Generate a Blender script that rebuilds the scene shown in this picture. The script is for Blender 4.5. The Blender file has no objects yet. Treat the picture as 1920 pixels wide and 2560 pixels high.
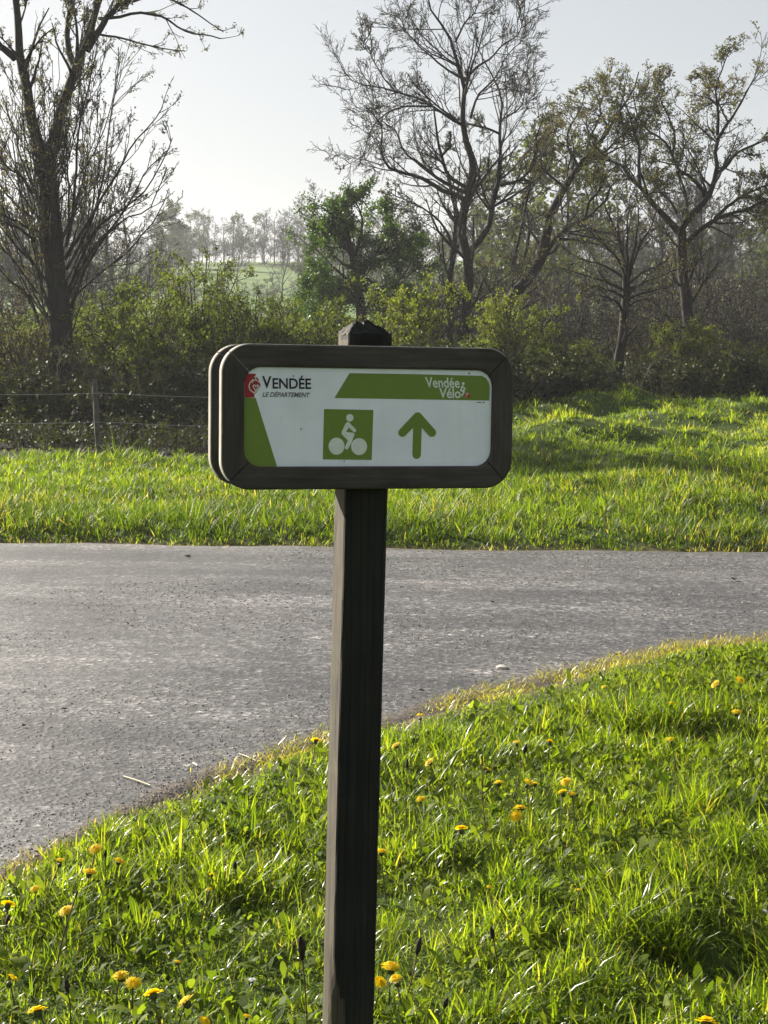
import bpy, math
import numpy as np
from mathutils import Vector, Matrix, Euler

R_ = math.radians
sc = bpy.context.scene
COL = sc.collection

# ------------------------------------------------------------------ camera
FPX = 3850.0                 # focal length in pixels of the 1920 x 2560 photograph
PITCH = math.atan(350.0 / FPX)
ROLL = R_(0.85)
CAM = np.array([0.0, 0.0, 1.6])
Fv = np.array([0, math.cos(PITCH), -math.sin(PITCH)])
R0 = np.array([1.0, 0, 0]); U0 = np.array([0, math.sin(PITCH), math.cos(PITCH)])
Rv = R0 * math.cos(ROLL) + U0 * math.sin(ROLL)
Uv = -R0 * math.sin(ROLL) + U0 * math.cos(ROLL)
cam = bpy.data.cameras.new('camera'); camo = bpy.data.objects.new('camera', cam); COL.objects.link(camo)
cam.sensor_fit = 'VERTICAL'; cam.sensor_height = 36.0; cam.lens = 36.0 * FPX / 2560.0
cam.clip_start = 0.05; cam.clip_end = 5000
M = Matrix.Identity(4)
for i in range(3):
    M[i][0] = Rv[i]; M[i][1] = Uv[i]; M[i][2] = -Fv[i]; M[i][3] = CAM[i]
camo.matrix_world = M
sc.camera = camo

# ------------------------------------------------------------------ sky, sun, exposure
SUN_AZ = R_(-46)             # left of the view direction (+Y), beyond the sign
SUN_EL = R_(25)
w = bpy.data.worlds.new('World'); sc.world = w; w.use_nodes = True
nt = w.node_tree; nt.nodes.clear()
sky = nt.nodes.new('ShaderNodeTexSky'); sky.sky_type = 'NISHITA'; sky.sun_disc = False
sky.sun_elevation = SUN_EL; sky.sun_rotation = SUN_AZ
sky.air_density = 1.0; sky.dust_density = 1.8; sky.ozone_density = 1.0; sky.altitude = 50
bg = nt.nodes.new('ShaderNodeBackground'); bg.inputs['Strength'].default_value = 0.077
out = nt.nodes.new('ShaderNodeOutputWorld')
# milky spring air: the sky's range is compressed and its blue washed out, evenly all round
gm = nt.nodes.new('ShaderNodeGamma'); gm.inputs[1].default_value = 0.6
hs = nt.nodes.new('ShaderNodeHueSaturation'); hs.inputs['Saturation'].default_value = 0.55
nt.links.new(sky.outputs[0], gm.inputs[0]); nt.links.new(gm.outputs[0], hs.inputs['Color']); nt.links.new(hs.outputs[0], bg.inputs[0]); nt.links.new(bg.outputs[0], out.inputs[0])
sun = bpy.data.lights.new('sun', 'SUN'); sun.energy = 5.0; sun.angle = R_(0.6); sun.color = (1.0, 0.92, 0.80)
suno = bpy.data.objects.new('sun', sun); COL.objects.link(suno)
SDIR = Vector((math.sin(SUN_AZ) * math.cos(SUN_EL), math.cos(SUN_AZ) * math.cos(SUN_EL), math.sin(SUN_EL)))
suno.rotation_euler = SDIR.to_track_quat('Z', 'Y').to_euler(); suno.location = (-20, 30, 25)
sc.view_settings.view_transform = 'Standard'; sc.view_settings.look = 'None'
sc.view_settings.gamma = 1.0; sc.view_settings.exposure = 1.65
sc.view_settings.use_curve_mapping = False
cy = sc.cycles
cy.max_bounces = 6; cy.diffuse_bounces = 2; cy.glossy_bounces = 2; cy.transmission_bounces = 3
cy.volume_bounces = 0; cy.transparent_max_bounces = 8
cy.use_denoising = True; cy.denoising_prefilter = 'ACCURATE'; cy.use_adaptive_sampling = True; cy.adaptive_threshold = 0.015
cy.sample_clamp_indirect = 6.0

# ------------------------------------------------------------------ helpers
def norm(a):
    return a / np.maximum(np.linalg.norm(a, axis=-1, keepdims=True), 1e-9)

def ray(u, v):
    return Fv + Rv * ((u - 960.0) / FPX) + Uv * ((1280.0 - v) / FPX)

def at(u, v, y):
    """the point that lies y metres beyond the camera along the ground"""
    d = ray(u, v); return CAM + d * (y / d[1])

def hsh(ix, iy, s):
    n = (ix.astype(np.int64) * 374761393 + iy.astype(np.int64) * 668265263 + s * 974711) & 0x7fffffff
    n = ((n ^ (n >> 13)) * 1274126177) & 0x7fffffff
    return ((n ^ (n >> 16)) & 0xffff) / 65535.0

def vnoise(x, y, s=0):
    x = np.asarray(x, float); y = np.asarray(y, float)
    ix = np.floor(x); iy = np.floor(y); fx = x - ix; fy = y - iy
    fx = fx * fx * (3 - 2 * fx); fy = fy * fy * (3 - 2 * fy)
    ix = ix.astype(np.int64); iy = iy.astype(np.int64)
    a = hsh(ix, iy, s); b = hsh(ix + 1, iy, s); c = hsh(ix, iy + 1, s); d = hsh(ix + 1, iy + 1, s)
    return (a * (1 - fx) + b * fx) * (1 - fy) + (c * (1 - fx) + d * fx) * fy

def fbm(x, y, s=0, o=3):
    t = 0; a = 0.5; 
    for i in range(o):
        t = t + a * vnoise(np.asarray(x) * 2 ** i, np.asarray(y) * 2 ** i, s + i * 17); a *= 0.5
    return t / (1 - 0.5 ** o)

def sstep(x, a, b):
    t = np.clip((np.asarray(x, float) - a) / (b - a), 0, 1); return t * t * (3 - 2 * t)

def mk_mesh(name, V, quads=None, tris=None, mats=(), smooth=False, attrs=None, mat_idx=None):
    V = np.asarray(V, dtype=np.float32).reshape(-1, 3)
    q = np.zeros((0, 4), np.int32) if quads is None else np.asarray(quads, np.int32).reshape(-1, 4)
    t = np.zeros((0, 3), np.int32) if tris is None else np.asarray(tris, np.int32).reshape(-1, 3)
    me = bpy.data.meshes.new(name)
    me.vertices.add(len(V)); me.vertices.foreach_set('co', V.ravel())
    me.loops.add(len(q) * 4 + len(t) * 3)
    me.loops.foreach_set('vertex_index', np.concatenate([q.ravel(), t.ravel()]).astype(np.int32))
    me.polygons.add(len(q) + len(t))
    ls = np.concatenate([np.arange(len(q)) * 4, len(q) * 4 + np.arange(len(t)) * 3]).astype(np.int32)
    me.polygons.foreach_set('loop_start', ls)
    me.polygons.foreach_set('use_smooth', np.full(len(q) + len(t), smooth, dtype=bool))
    if mat_idx is not None:
        me.polygons.foreach_set('material_index', np.asarray(mat_idx, np.int32))
    for k, a in (attrs or {}).items():
        at_ = me.attributes.new(k, 'FLOAT', 'POINT'); at_.data.foreach_set('value', np.asarray(a, np.float32).ravel())
    for m in mats: me.materials.append(m)
    me.update(calc_edges=True)
    return me

def obj(name, me, parent=None, loc=None):
    o = bpy.data.objects.new(name, me); COL.objects.link(o)
    if parent is not None: o.parent = parent
    if loc is not None: o.location = loc
    return o

def thing(name, label, cat, loc=(0, 0, 0), rz=0.0, group=None):
    o = bpy.data.objects.new(name, None); COL.objects.link(o); o.empty_display_size = 0.1
    o.location = loc; o.rotation_euler = (0, 0, rz)
    return tag(o, label, cat, group)

def tag(o, label=None, cat=None, group=None, kind=None):
    if label: o['label'] = label
    if cat: o['category'] = cat
    if group: o['group'] = group
    if kind: o['kind'] = kind
    return o

# ------------------------------------------------------------------ materials
def new_mat(name):
    m = bpy.data.materials.new(name); m.use_nodes = True; t = m.node_tree
    b = t.nodes['Principled BSDF']; return m, t, b

def N(t, typ, **kw):
    n = t.nodes.new(typ)
    for k, v in kw.items():
        if k in n.inputs: n.inputs[k].default_value = v
        else: setattr(n, k, v)
    return n

def ramp(t, stops, fac, interp='LINEAR'):
    r = t.nodes.new('ShaderNodeValToRGB'); r.color_ramp.interpolation = interp
    e = r.color_ramp.elements
    while len(e) < len(stops): e.new(0.5)
    for i, (p, c) in enumerate(stops):
        e[i].position = p; e[i].color = (*c, 1) if len(c) == 3 else c
    t.links.new(fac, r.inputs[0]); return r

def coords(t, scale=(1, 1, 1), kind='Object'):
    tc = t.nodes.new('ShaderNodeTexCoord'); mp = t.nodes.new('ShaderNodeMapping')
    mp.inputs['Scale'].default_value = scale
    t.links.new(tc.outputs[kind], mp.inputs[0]); return mp.outputs[0]

def noise(t, vec, scale, detail=4, rough=0.55):
    n = t.nodes.new('ShaderNodeTexNoise'); n.inputs['Scale'].default_value = scale
    n.inputs['Detail'].default_value = detail; n.inputs['Roughness'].default_value = rough
    t.links.new(vec, n.inputs['Vector']); return n

def mixc(t, fac, a, b, mode='MIX'):
    m = t.nodes.new('ShaderNodeMix'); m.data_type = 'RGBA'; m.blend_type = mode
    for s, v in ((m.inputs[0], fac), (m.inputs[6], a), (m.inputs[7], b)):
        if hasattr(v, 'is_linked'): t.links.new(v, s)
        elif isinstance(v, (int, float)): s.default_value = v
        else: s.default_value = (*v, 1)
    return m.outputs[2]

def leaf_mat(name, stops, trans=0.5, rough=0.45, spec=0.4, tcol=(1.0, 1.1, 0.45), tip=None):
    """thin leaf: diffuse + light passing through + a slight waxy sheen; colour varies from leaf to leaf by the attribute rnd"""
    m = bpy.data.materials.new(name); m.use_nodes = True; t = m.node_tree; t.nodes.clear()
    a = N(t, 'ShaderNodeAttribute', attribute_name='rnd')
    c = ramp(t, stops, a.outputs['Fac']).outputs[0]
    if tip is not None:
        a2 = N(t, 'ShaderNodeAttribute', attribute_name='along')
        c = mixc(t, ramp(t, [(0.0, (1, 1, 1)), (0.25, (0, 0, 0))], a2.outputs['Fac']).outputs[0], c, tip)
    d = t.nodes.new('ShaderNodeBsdfPrincipled'); d.inputs['Roughness'].default_value = rough
    d.inputs['Specular IOR Level'].default_value = spec
    t.links.new(c, d.inputs['Base Color'])
    tr = t.nodes.new('ShaderNodeBsdfTranslucent')
    t.links.new(mixc(t, 1.0, c, tcol, 'MULTIPLY'), tr.inputs[0])
    mx = t.nodes.new('ShaderNodeMixShader'); mx.inputs[0].default_value = trans
    t.links.new(d.outputs[0], mx.inputs[1]); t.links.new(tr.outputs[0], mx.inputs[2])
    o = t.nodes.new('ShaderNodeOutputMaterial'); t.links.new(mx.outputs[0], o.inputs[0])
    return m

def wood_mat(name, c1, c2, c3, scale=(40, 40, 2.5), bump=0.4, rough=0.85, moss=None, crack=0.8, along='X'):
    m, t, b = new_mat(name)
    v = coords(t, scale)
    n1 = noise(t, v, 1.0, 6, 0.65); n2 = noise(t, coords(t, (3, 3, 3)), 2.0, 4)
    c = ramp(t, [(0.25, c1), (0.5, c2), (0.8, c3)], n1.outputs[0]).outputs[0]
    c = mixc(t, ramp(t, [(0.4, (0, 0, 0)), (0.7, (0.6, 0.6, 0.6))], n2.outputs[0]).outputs[0], c, tuple(x * 0.6 for x in c1))
    if moss:
        n3 = noise(t, coords(t, (9, 9, 5)), 3.0, 5, 0.7)
        c = mixc(t, ramp(t, [(0.5, (0, 0, 0)), (0.68, (0.8, 0.8, 0.8))], n3.outputs[0]).outputs[0], c, moss)
    # drying cracks along the grain
    vo = N(t, 'ShaderNodeTexWave', wave_type='BANDS', bands_direction=along)
    vo.inputs['Scale'].default_value = 0.35; vo.inputs['Distortion'].default_value = 9; vo.inputs['Detail'].default_value = 3
    t.links.new(v, vo.inputs[0])
    ck = ramp(t, [(0.0, (0.25, 0.25, 0.25)), (0.06, (1, 1, 1))], vo.outputs[1]).outputs[0]
    c = mixc(t, crack, c, ck, 'MULTIPLY')
    t.links.new(c, b.inputs['Base Color']); b.inputs['Roughness'].default_value = rough
    b.inputs['Specular IOR Level'].default_value = 0.25
    bp = N(t, 'ShaderNodeBump'); bp.inputs['Strength'].default_value = bump; bp.inputs['Distance'].default_value = 0.003
    t.links.new(n1.outputs[0], bp.inputs['Height']); t.links.new(bp.outputs[0], b.inputs['Normal'])
    return m

def plain_mat(name, col, rough=0.5, spec=0.4, var=0.08, vs=60.0):
    m, t, b = new_mat(name)
    n = noise(t, coords(t), vs, 4)
    c = ramp(t, [(0.3, tuple(x * (1 - var) for x in col)), (0.7, tuple(min(1, x * (1 + var)) for x in col))], n.outputs[0])
    t.links.new(c.outputs[0], b.inputs['Base Color']); b.inputs['Roughness'].default_value = rough
    b.inputs['Specular IOR Level'].default_value = spec
    return m

def bark_mat(name, c1, c2, scale=14, moss=None):
    m, t, b = new_mat(name)
    v = coords(t, (1, 1, 0.3)); n1 = noise(t, v, scale, 6, 0.7)
    c = ramp(t, [(0.3, c1), (0.7, c2)], n1.outputs[0]).outputs[0]
    if moss:
        n3 = noise(t, coords(t), 1.3, 5, 0.7)
        c = mixc(t, ramp(t, [(0.48, (0, 0, 0)), (0.66, (0.7, 0.7, 0.7))], n3.outputs[0]).outputs[0], c, moss)
    t.links.new(c, b.inputs['Base Color']); b.inputs['Roughness'].default_value = 0.9
    b.inputs['Specular IOR Level'].default_value = 0.2
    bp = N(t, 'ShaderNodeBump'); bp.inputs['Strength'].default_value = 0.8; bp.inputs['Distance'].default_value = 0.03
    t.links.new(n1.outputs[0], bp.inputs['Height']); t.links.new(bp.outputs[0], b.inputs['Normal'])
    return m

MAT = {}
MAT['post'] = wood_mat('lit_post_wood', (0.04, 0.034, 0.024), (0.075, 0.064, 0.044), (0.125, 0.108, 0.075), (55, 55, 3), 0.6, moss=(0.085, 0.08, 0.045))  # paler copy for the post's sunlit faces, light put into the colour
MAT['post_dark'] = wood_mat('shaded_post_wood', (0.010, 0.010, 0.0085), (0.018, 0.018, 0.015), (0.034, 0.032, 0.026), (55, 55, 3), 0.6)  # darker copy for the faces away from the sun, shade put into the colour
MAT['silvered_lit'] = wood_mat('silvered_lit_frame_edge', (0.24, 0.22, 0.18), (0.38, 0.355, 0.295), (0.5, 0.475, 0.40), (30, 30, 30), 0.3, crack=0.2)  # weathered silver, lightened further to paint sunlight on the top and left edges
MAT['frame'] = wood_mat('stained_frame_wood', (0.040, 0.035, 0.031), (0.068, 0.060, 0.053), (0.11, 0.098, 0.086), (90, 90, 9), 0.35, crack=0.25)
MAT['frame_h'] = wood_mat('stained_frame_wood_across', (0.040, 0.035, 0.031), (0.068, 0.060, 0.053), (0.11, 0.098, 0.086), (9, 90, 90), 0.35, crack=0.25, along='Z')
MAT['fencewood'] = wood_mat('grey_fence_wood', (0.06, 0.052, 0.042), (0.11, 0.1, 0.085), (0.18, 0.165, 0.14), (50, 50, 3), 0.6)
MAT['white'] = plain_mat('white_sign_laminate', (0.83, 0.865, 0.94), 0.35, 0.35, 0.07, 9)
_t = MAT['white'].node_tree; _b = _t.nodes['Principled BSDF']; _src = _b.inputs['Base Color'].links[0].from_socket
_n1 = noise(_t, coords(_t, (28, 28, 4)), 1.0, 5, 0.65); _n2 = noise(_t, coords(_t), 70, 6, 0.75)
_c = mixc(_t, ramp(_t, [(0.5, (0, 0, 0)), (0.75, (0.2, 0.2, 0.2))], _n1.outputs[0]).outputs[0], _src, (0.50, 0.50, 0.42))
_c = mixc(_t, ramp(_t, [(0.62, (0, 0, 0)), (0.72, (0.45, 0.45, 0.45))], _n2.outputs[0]).outputs[0], _c, (0.40, 0.41, 0.36))
_t.links.new(_c, _b.inputs['Base Color'])
MAT['green'] = plain_mat('green_print', (0.155, 0.23, 0.03), 0.35, 0.35, 0.03, 40)
MAT['black'] = plain_mat('black_print', (0.02, 0.02, 0.03), 0.4, 0.3)
MAT['grey'] = plain_mat('grey_print', (0.13, 0.13, 0.14), 0.4, 0.3)
MAT['red'] = plain_mat('red_print', (0.36, 0.02, 0.03), 0.4, 0.3)
MAT['pale'] = plain_mat('pale_print', (0.72, 0.75, 0.70), 0.4, 0.3)
MAT['pink'] = plain_mat('pink_print', (0.7, 0.42, 0.40), 0.4, 0.3)
MAT['wire'] = plain_mat('galvanised_wire', (0.30, 0.31, 0.31), 0.5, 0.6)
MAT['straw'] = plain_mat('dry_straw', (0.62, 0.55, 0.42), 0.7, 0.2)
MAT['stone'] = plain_mat('pale_stone', (0.62, 0.58, 0.5), 0.8, 0.2)
MAT['darkbit'] = plain_mat('dark_dead_leaf', (0.035, 0.03, 0.025), 0.8, 0.2)
MAT['bark'] = bark_mat('dark_bark', (0.009, 0.008, 0.007), (0.032, 0.028, 0.024), 9, (0.028, 0.03, 0.015))
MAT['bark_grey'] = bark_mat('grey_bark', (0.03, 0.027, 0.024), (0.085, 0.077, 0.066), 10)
MAT['twig'] = bark_mat('twig_bark', (0.018, 0.015, 0.013), (0.05, 0.043, 0.034), 6)
MAT['twig_pale'] = bark_mat('pale_twig_bark', (0.12, 0.105, 0.085), (0.24, 0.21, 0.17), 6)

# ------------------------------------------------------------------ ground
NEAR_PX = [(0, 2212), (174, 2126), (382, 2016), (555, 1946), (798, 1860), (960, 1814), (1100, 1768), (1273, 1732), (1504, 1674), (1713, 1628), (1920, 1602)]
FAR_PX = [(-300, 1348), (0, 1353), (550, 1361), (960, 1367), (1400, 1373), (1920, 1379), (2200, 1382)]
def on_plane(u, v, z=0.0):
    d = ray(u, v); return CAM + d * ((z - CAM[2]) / d[2])
_n = np.array([on_plane(u, v)[:2] for u, v in NEAR_PX])
_f = np.array([on_plane(u, v)[:2] for u, v in FAR_PX])
_n = np.vstack([[[-40, -30], [-9, -14], [-4.2, -0.8], [-2.4, 2.6]], _n, [[4.0, 10.25], [7.0, 11.1], [40, 12.5]]])
_f = np.vstack([[[-40, _f[0, 1] - 1.2]], _f, [[40, _f[-1, 1] + 1.6]]])
def near_y(x):
    x = np.asarray(x, float); return np.interp(x, _n[:, 0], _n[:, 1]) + 0.12 * (fbm(x * 2.2, x * 0 + 3.1, 5) - 0.5) + 0.09 * (fbm(x * 9, x * 0, 6) - 0.5)
def far_y(x):
    x = np.asarray(x, float); return np.interp(x, _f[:, 0], _f[:, 1]) + 0.30 * (fbm(x * 1.1, x * 0 + 7.7, 8) - 0.5) + 0.16 * (fbm(x * 5.1, x * 0 + 2.7, 9) - 0.5)

PITS = [(on_plane(1790, 1870)[:2], 0.34, 0.20, 0.13), (on_plane(1890, 2080)[:2], 0.20, 0.14, 0.09), (on_plane(1850, 2440)[:2], 0.26, 0.22, 0.12), (on_plane(1480, 2330)[:2], 0.16, 0.10, 0.06), (on_plane(560, 2330)[:2], 0.16, 0.09, 0.05)]
HUMPS = [(3.0, 25.5, 1.1, 0.8, 0.32), (5.2, 27.5, 1.3, 0.9, 0.40), (6.8, 25.2, 1.0, 0.8, 0.30), (4.0, 29.3, 1.0, 0.7, 0.38), (7.4, 29.6, 1.2, 0.8, 0.42), (2.4, 28.2, 0.9, 0.7, 0.30), (5.4, 23.4, 1.4, 0.7, -0.18), (4.6, 31.2, 1.0, 0.6, 0.25), (3.4, 21.0, 1.6, 0.8, -0.12)]
def terrain(x, y):
    x = np.asarray(x, float); y = np.asarray(y, float)
    ny = near_y(x); fy = far_y(x)
    dn = ny - y; df = y - fy
    near = 0.045 * sstep(dn, 0.0, 0.35) + 0.07 * (fbm(x * 1.3, y * 1.3, 21) - 0.5) * sstep(dn, 0.1, 0.8) - 0.035 * sstep(-dn, 0.0, 0.15)
    for (c0, c1), sx_, sy_, dp in PITS: near = near - dp * np.exp(-((x - c0) / sx_) ** 2 - ((y - c1) / sy_) ** 2)
    left = np.interp(y, [14, 15, 23, 25.5, 29, 32, 37, 60], [0.0, 0.13, 0.16, 0.25, 0.62, 0.95, 0.9, 0.9])
    right = np.interp(y, [14, 15, 20, 26, 29.5, 31.5, 35, 40, 60], [0.0, 0.13, 0.30, 0.66, 0.80, 1.15, 1.32, 1.2, 0.9])
    k = sstep(x, -1.5, 3.0)
    far = left * (1 - k) + right * k
    far = far + (0.16 + 0.42 * sstep(x, 0, 3)) * (fbm(x * 0.5, y * 0.6, 31) - 0.5) * sstep(df, 0.2, 2.5) + 0.05 * (fbm(x * 3, y * 3, 33) - 0.5) * sstep(df, 0.2, 1)
    for c0, c1, sx_, sy_, hh in HUMPS: far = far + hh * np.exp(-((x - c0) / sx_) ** 2 - ((y - c1) / sy_) ** 2)
    far = np.where(df < 0, -0.035, far * sstep(df, 0, 0.5) - 0.035 * (1 - sstep(df, 0, 0.25)))
    hill = np.interp(y, [40, 60, 90, 120, 150, 200, 262, 300, 420, 700, 2600], [0, 0.6, 2.3, 4.6, 8.0, 13.0, 19.4, 19.9, 17, 9, 0])
    hill = hill + sstep(y, 60, 160) * (5.0 * (fbm(x / 90 + 5.3, y / 120, 41) - 0.5)) + sstep(y, 100, 260) * np.clip(x / 60, -1.5, 2.5) * 1.6
    z = np.where(y < ny, near, np.where(df < 0, -0.035, far)) + hill * sstep(y, 40, 50)
    return z

def grow(a, b, step, far_, n):
    """a dense run from a to b, then ever longer steps out to far_"""
    core = np.arange(a, b + 1e-6, step); k = np.linspace(0, 1, n + 1)[1:]
    return core, b + (far_ - b) * k ** 3
xc, xf = grow(-10, 10, 0.2, 900, 20)
gx = np.concatenate([-xf[::-1], xc, xf])
yc, yf = grow(1.5, 41.1, 0.18, 2600, 56)
gy = np.concatenate([[-60, -20, -8, -4, -2, 0], yc, yf])
GX, GY = np.meshgrid(gx, gy)
GZ = terrain(GX, GY)
nx_, ny_ = len(gx), len(gy)
V = np.stack([GX, GY, GZ], -1).reshape(-1, 3)
ii = (np.arange(ny_ - 1)[:, None] * nx_ + np.arange(nx_ - 1)[None, :]).ravel()
Q = np.stack([ii, ii + 1, ii + 1 + nx_, ii + nx_], -1)
dirt = np.maximum(1 - sstep(near_y(GX) - GY, 0.10, 0.42), 0) * (GY < near_y(GX) + 0.5) + (1 - sstep(GY - far_y(GX), 0.0, 0.30)) * (GY > far_y(GX) - 1)
litter = sstep(GY + 1.4 * fbm(GX * 0.8, GY * 0.8, 51), 24.2, 25.2) * (1 - sstep(GX, -1.0, 2.0)) + sstep(GY, 32.5, 34) * sstep(GX, -1.0, 2.0)
litter = np.clip(litter, 0, 1) * (1 - sstep(GY, 55, 70))
m, t, b = new_mat('meadow_soil')
v = coords(t)
nA = noise(t, v, 3.0, 6, 0.7); nB = noise(t, v, 30, 5, 0.7); nC = noise(t, v, 0.05, 4)
g1 = ramp(t, [(0.3, (0.028, 0.045, 0.010)), (0.55, (0.055, 0.085, 0.018)), (0.8, (0.10, 0.105, 0.035))], nA.outputs[0]).outputs[0]
gf = ramp(t, [(0.35, (0.085, 0.15, 0.035)), (0.65, (0.12, 0.18, 0.05))], nC.outputs[0]).outputs[0]
sep = N(t, 'ShaderNodeSeparateXYZ'); t.links.new(v, sep.inputs[0])
yr = N(t, 'ShaderNodeMapRange'); t.links.new(sep.outputs[1], yr.inputs[0])
yr.inputs[1].default_value = 55; yr.inputs[2].default_value = 75
c = mixc(t, yr.outputs[0], g1, gf)
aD = N(t, 'ShaderNodeAttribute', attribute_name='dirt'); aL = N(t, 'ShaderNodeAttribute', attribute_name='litter')
ds = ramp(t, [(0.3, (0.05, 0.038, 0.025)), (0.55, (0.12, 0.09, 0.06)), (0.75, (0.24, 0.19, 0.13))], nB.outputs[0]).outputs[0]
ls_ = ramp(t, [(0.3, (0.012, 0.010, 0.008)), (0.6, (0.034, 0.027, 0.019)), (0.8, (0.065, 0.05, 0.034))], nB.outputs[0]).outputs[0]  # leaf litter, its tone deepened to paint in the hedge's shade
c = mixc(t, aL.outputs['Fac'], c, ls_); c = mixc(t, aD.outputs['Fac'], c, ds)
t.links.new(c, b.inputs['Base Color']); b.inputs['Roughness'].default_value = 1.0; b.inputs['Specular IOR Level'].default_value = 0.1
bp = N(t, 'ShaderNodeBump'); bp.inputs['Strength'].default_value = 0.7; bp.inputs['Distance'].default_value = 0.03
t.links.new(nB.outputs[0], bp.inputs['Height']); t.links.new(bp.outputs[0], b.inputs['Normal'])
ground = obj('ground', mk_mesh('ground', V, Q, mats=[m], smooth=True, attrs={'dirt': dirt.ravel(), 'litter': litter.ravel()}))
tag(ground, kind='structure')

# ------------------------------------------------------------------ road
xs = np.concatenate([np.linspace(-40, -9, 24)[:-1], np.arange(-9, 9, 0.06), np.linspace(9, 40, 24)])
ts = np.concatenate([[0, 0.004, 0.012], np.linspace(0.03, 0.97, 40), [0.988, 0.996, 1.0]])
TX, TT = np.meshgrid(xs, ts)
TY = near_y(TX) * (1 - TT) + far_y(TX) * TT
wd = far_y(TX) - near_y(TX)
edge = np.minimum(TT, 1 - TT) * wd
TZ = 0.0 + 0.05 * sstep(edge, 0, 3.5) - 0.03 * (1 - sstep(edge, 0, 0.12)) + 0.012 * (fbm(TX * 0.8, TY * 0.8, 61) - 0.5) * sstep(edge, 0, 0.5)
TZ = TZ * 0.6
V = np.stack([TX, TY, TZ], -1).reshape(-1, 3)
nx_ = len(xs); ii = (np.arange(len(ts) - 1)[:, None] * nx_ + np.arange(nx_ - 1)[None, :]).ravel()
Q = np.stack([ii, ii + 1, ii + 1 + nx_, ii + nx_], -1)
m, t, b = new_mat('worn_asphalt')
v = coords(t)
vo = N(t, 'ShaderNodeTexVoronoi', feature='F1'); vo.inputs['Scale'].default_value = 46; t.links.new(v, vo.inputs['Vector'])
vo2 = N(t, 'ShaderNodeTexVoronoi', feature='F1'); vo2.inputs['Scale'].default_value = 21; t.links.new(v, vo2.inputs['Vector'])
n1 = noise(t, v, 26, 7, 0.82); n2 = noise(t, v, 0.7, 5, 0.6); n4 = noise(t, v, 7, 5, 0.7)
vs_ = coords(t, (0.22, 1.5, 1)); n3 = noise(t, vs_, 1.0, 6, 0.65)
vals = ramp(t, [(0.0, (0.022, 0.022, 0.022)), (0.45, (0.068, 0.067, 0.068)), (0.8, (0.14, 0.138, 0.138)), (1.0, (0.34, 0.33, 0.32))], vo.outputs['Color']).outputs[0]
val2 = ramp(t, [(0.0, (0.55, 0.55, 0.55)), (0.6, (1.0, 1.0, 1.0)), (1.0, (1.6, 1.57, 1.52))], vo2.outputs['Color']).outputs[0]
grain = ramp(t, [(0.34, (0.22, 0.22, 0.22)), (0.5, (0.95, 0.95, 0.95)), (0.66, (1.9, 1.87, 1.83))], n1.outputs[0]).outputs[0]
c = mixc(t, 1.0, vals, grain, 'MULTIPLY'); c = mixc(t, 0.55, c, val2, 'MULTIPLY')
# long worn bands along the lane, patches, stains
c = mixc(t, 1.0, c, ramp(t, [(0.36, (0.50, 0.49, 0.50)), (0.5, (0.9, 0.89, 0.89)), (0.62, (1.42, 1.39, 1.37))], n3.outputs[0]).outputs[0], 'MULTIPLY')
c = mixc(t, 1.0, c, ramp(t, [(0.36, (0.60, 0.59, 0.60)), (0.52, (1.0, 1.0, 1.0)), (0.64, (1.22, 1.19, 1.16))], n2.outputs[0]).outputs[0], 'MULTIPLY')
c = mixc(t, 1.0, c, ramp(t, [(0.35, (0.72, 0.72, 0.72)), (0.6, (1.1, 1.1, 1.1))], n4.outputs[0]).outputs[0], 'MULTIPLY')
# fine cracks here and there
vw = N(t, 'ShaderNodeTexVoronoi', feature='DISTANCE_TO_EDGE'); vw.inputs['Scale'].default_value = 0.8
wv = noise(t, v, 2.5, 5, 0.6); mv = mixc(t, 0.35, v, wv.outputs['Color']); t.links.new(mv, vw.inputs['Vector'])
ckm = ramp(t, [(0.0, (1, 1, 1)), (0.008, (0, 0, 0))], vw.outputs['Distance']).outputs[0]
ck2 = mixc(t, 1.0, ckm, ramp(t, [(0.5, (0, 0, 0)), (0.62, (0.7, 0.7, 0.7))], n2.outputs[0]).outputs[0], 'MULTIPLY')
c = mixc(t, ck2, c, (0.02, 0.02, 0.02))
# soil and grit washed over both edges
aE = N(t, 'ShaderNodeAttribute', attribute_name='edge')
mE = N(t, 'ShaderNodeMath', operation='ADD'); t.links.new(aE.outputs['Fac'], mE.inputs[0]); mS = N(t, 'ShaderNodeMath', operation='MULTIPLY_ADD'); t.links.new(n4.outputs[0], mS.inputs[0]); mS.inputs[1].default_value = 1.6; mS.inputs[2].default_value = -0.8
t.links.new(mS.outputs[0], mE.inputs[1])
fE = ramp(t, [(0.45, (0, 0, 0)), (0.75, (0.85, 0.85, 0.85))], mE.outputs[0]).outputs[0]
soil = ramp(t, [(0.3, (0.02, 0.015, 0.011)), (0.5, (0.085, 0.062, 0.04)), (0.72, (0.22, 0.17, 0.115))], n1.outputs[0]).outputs[0]
c = mixc(t, fE, c, soil)
t.links.new(c, b.inputs['Base Color']); b.inputs['Roughness'].default_value = 0.52; b.inputs['Specular IOR Level'].default_value = 0.6
bp = N(t, 'ShaderNodeBump'); bp.inputs['Strength'].default_value = 0.5; bp.inputs['Distance'].default_value = 0.005
ad = N(t, 'ShaderNodeMath', operation='ADD'); t.links.new(vo.outputs['Distance'], ad.inputs[0]); t.links.new(n1.outputs[0], ad.inputs[1])
t.links.new(ad.outputs[0], bp.inputs['Height']); t.links.new(bp.outputs[0], b.inputs['Normal'])
edge_a = np.where(TT < 0.5, 1 - sstep(edge, 0.05, 0.58), 1 - sstep(edge, 0.0, 0.40))
road = obj('road', mk_mesh('road', V, Q, mats=[m], smooth=True, attrs={'edge': edge_a.ravel()})); tag(road, kind='structure')
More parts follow.
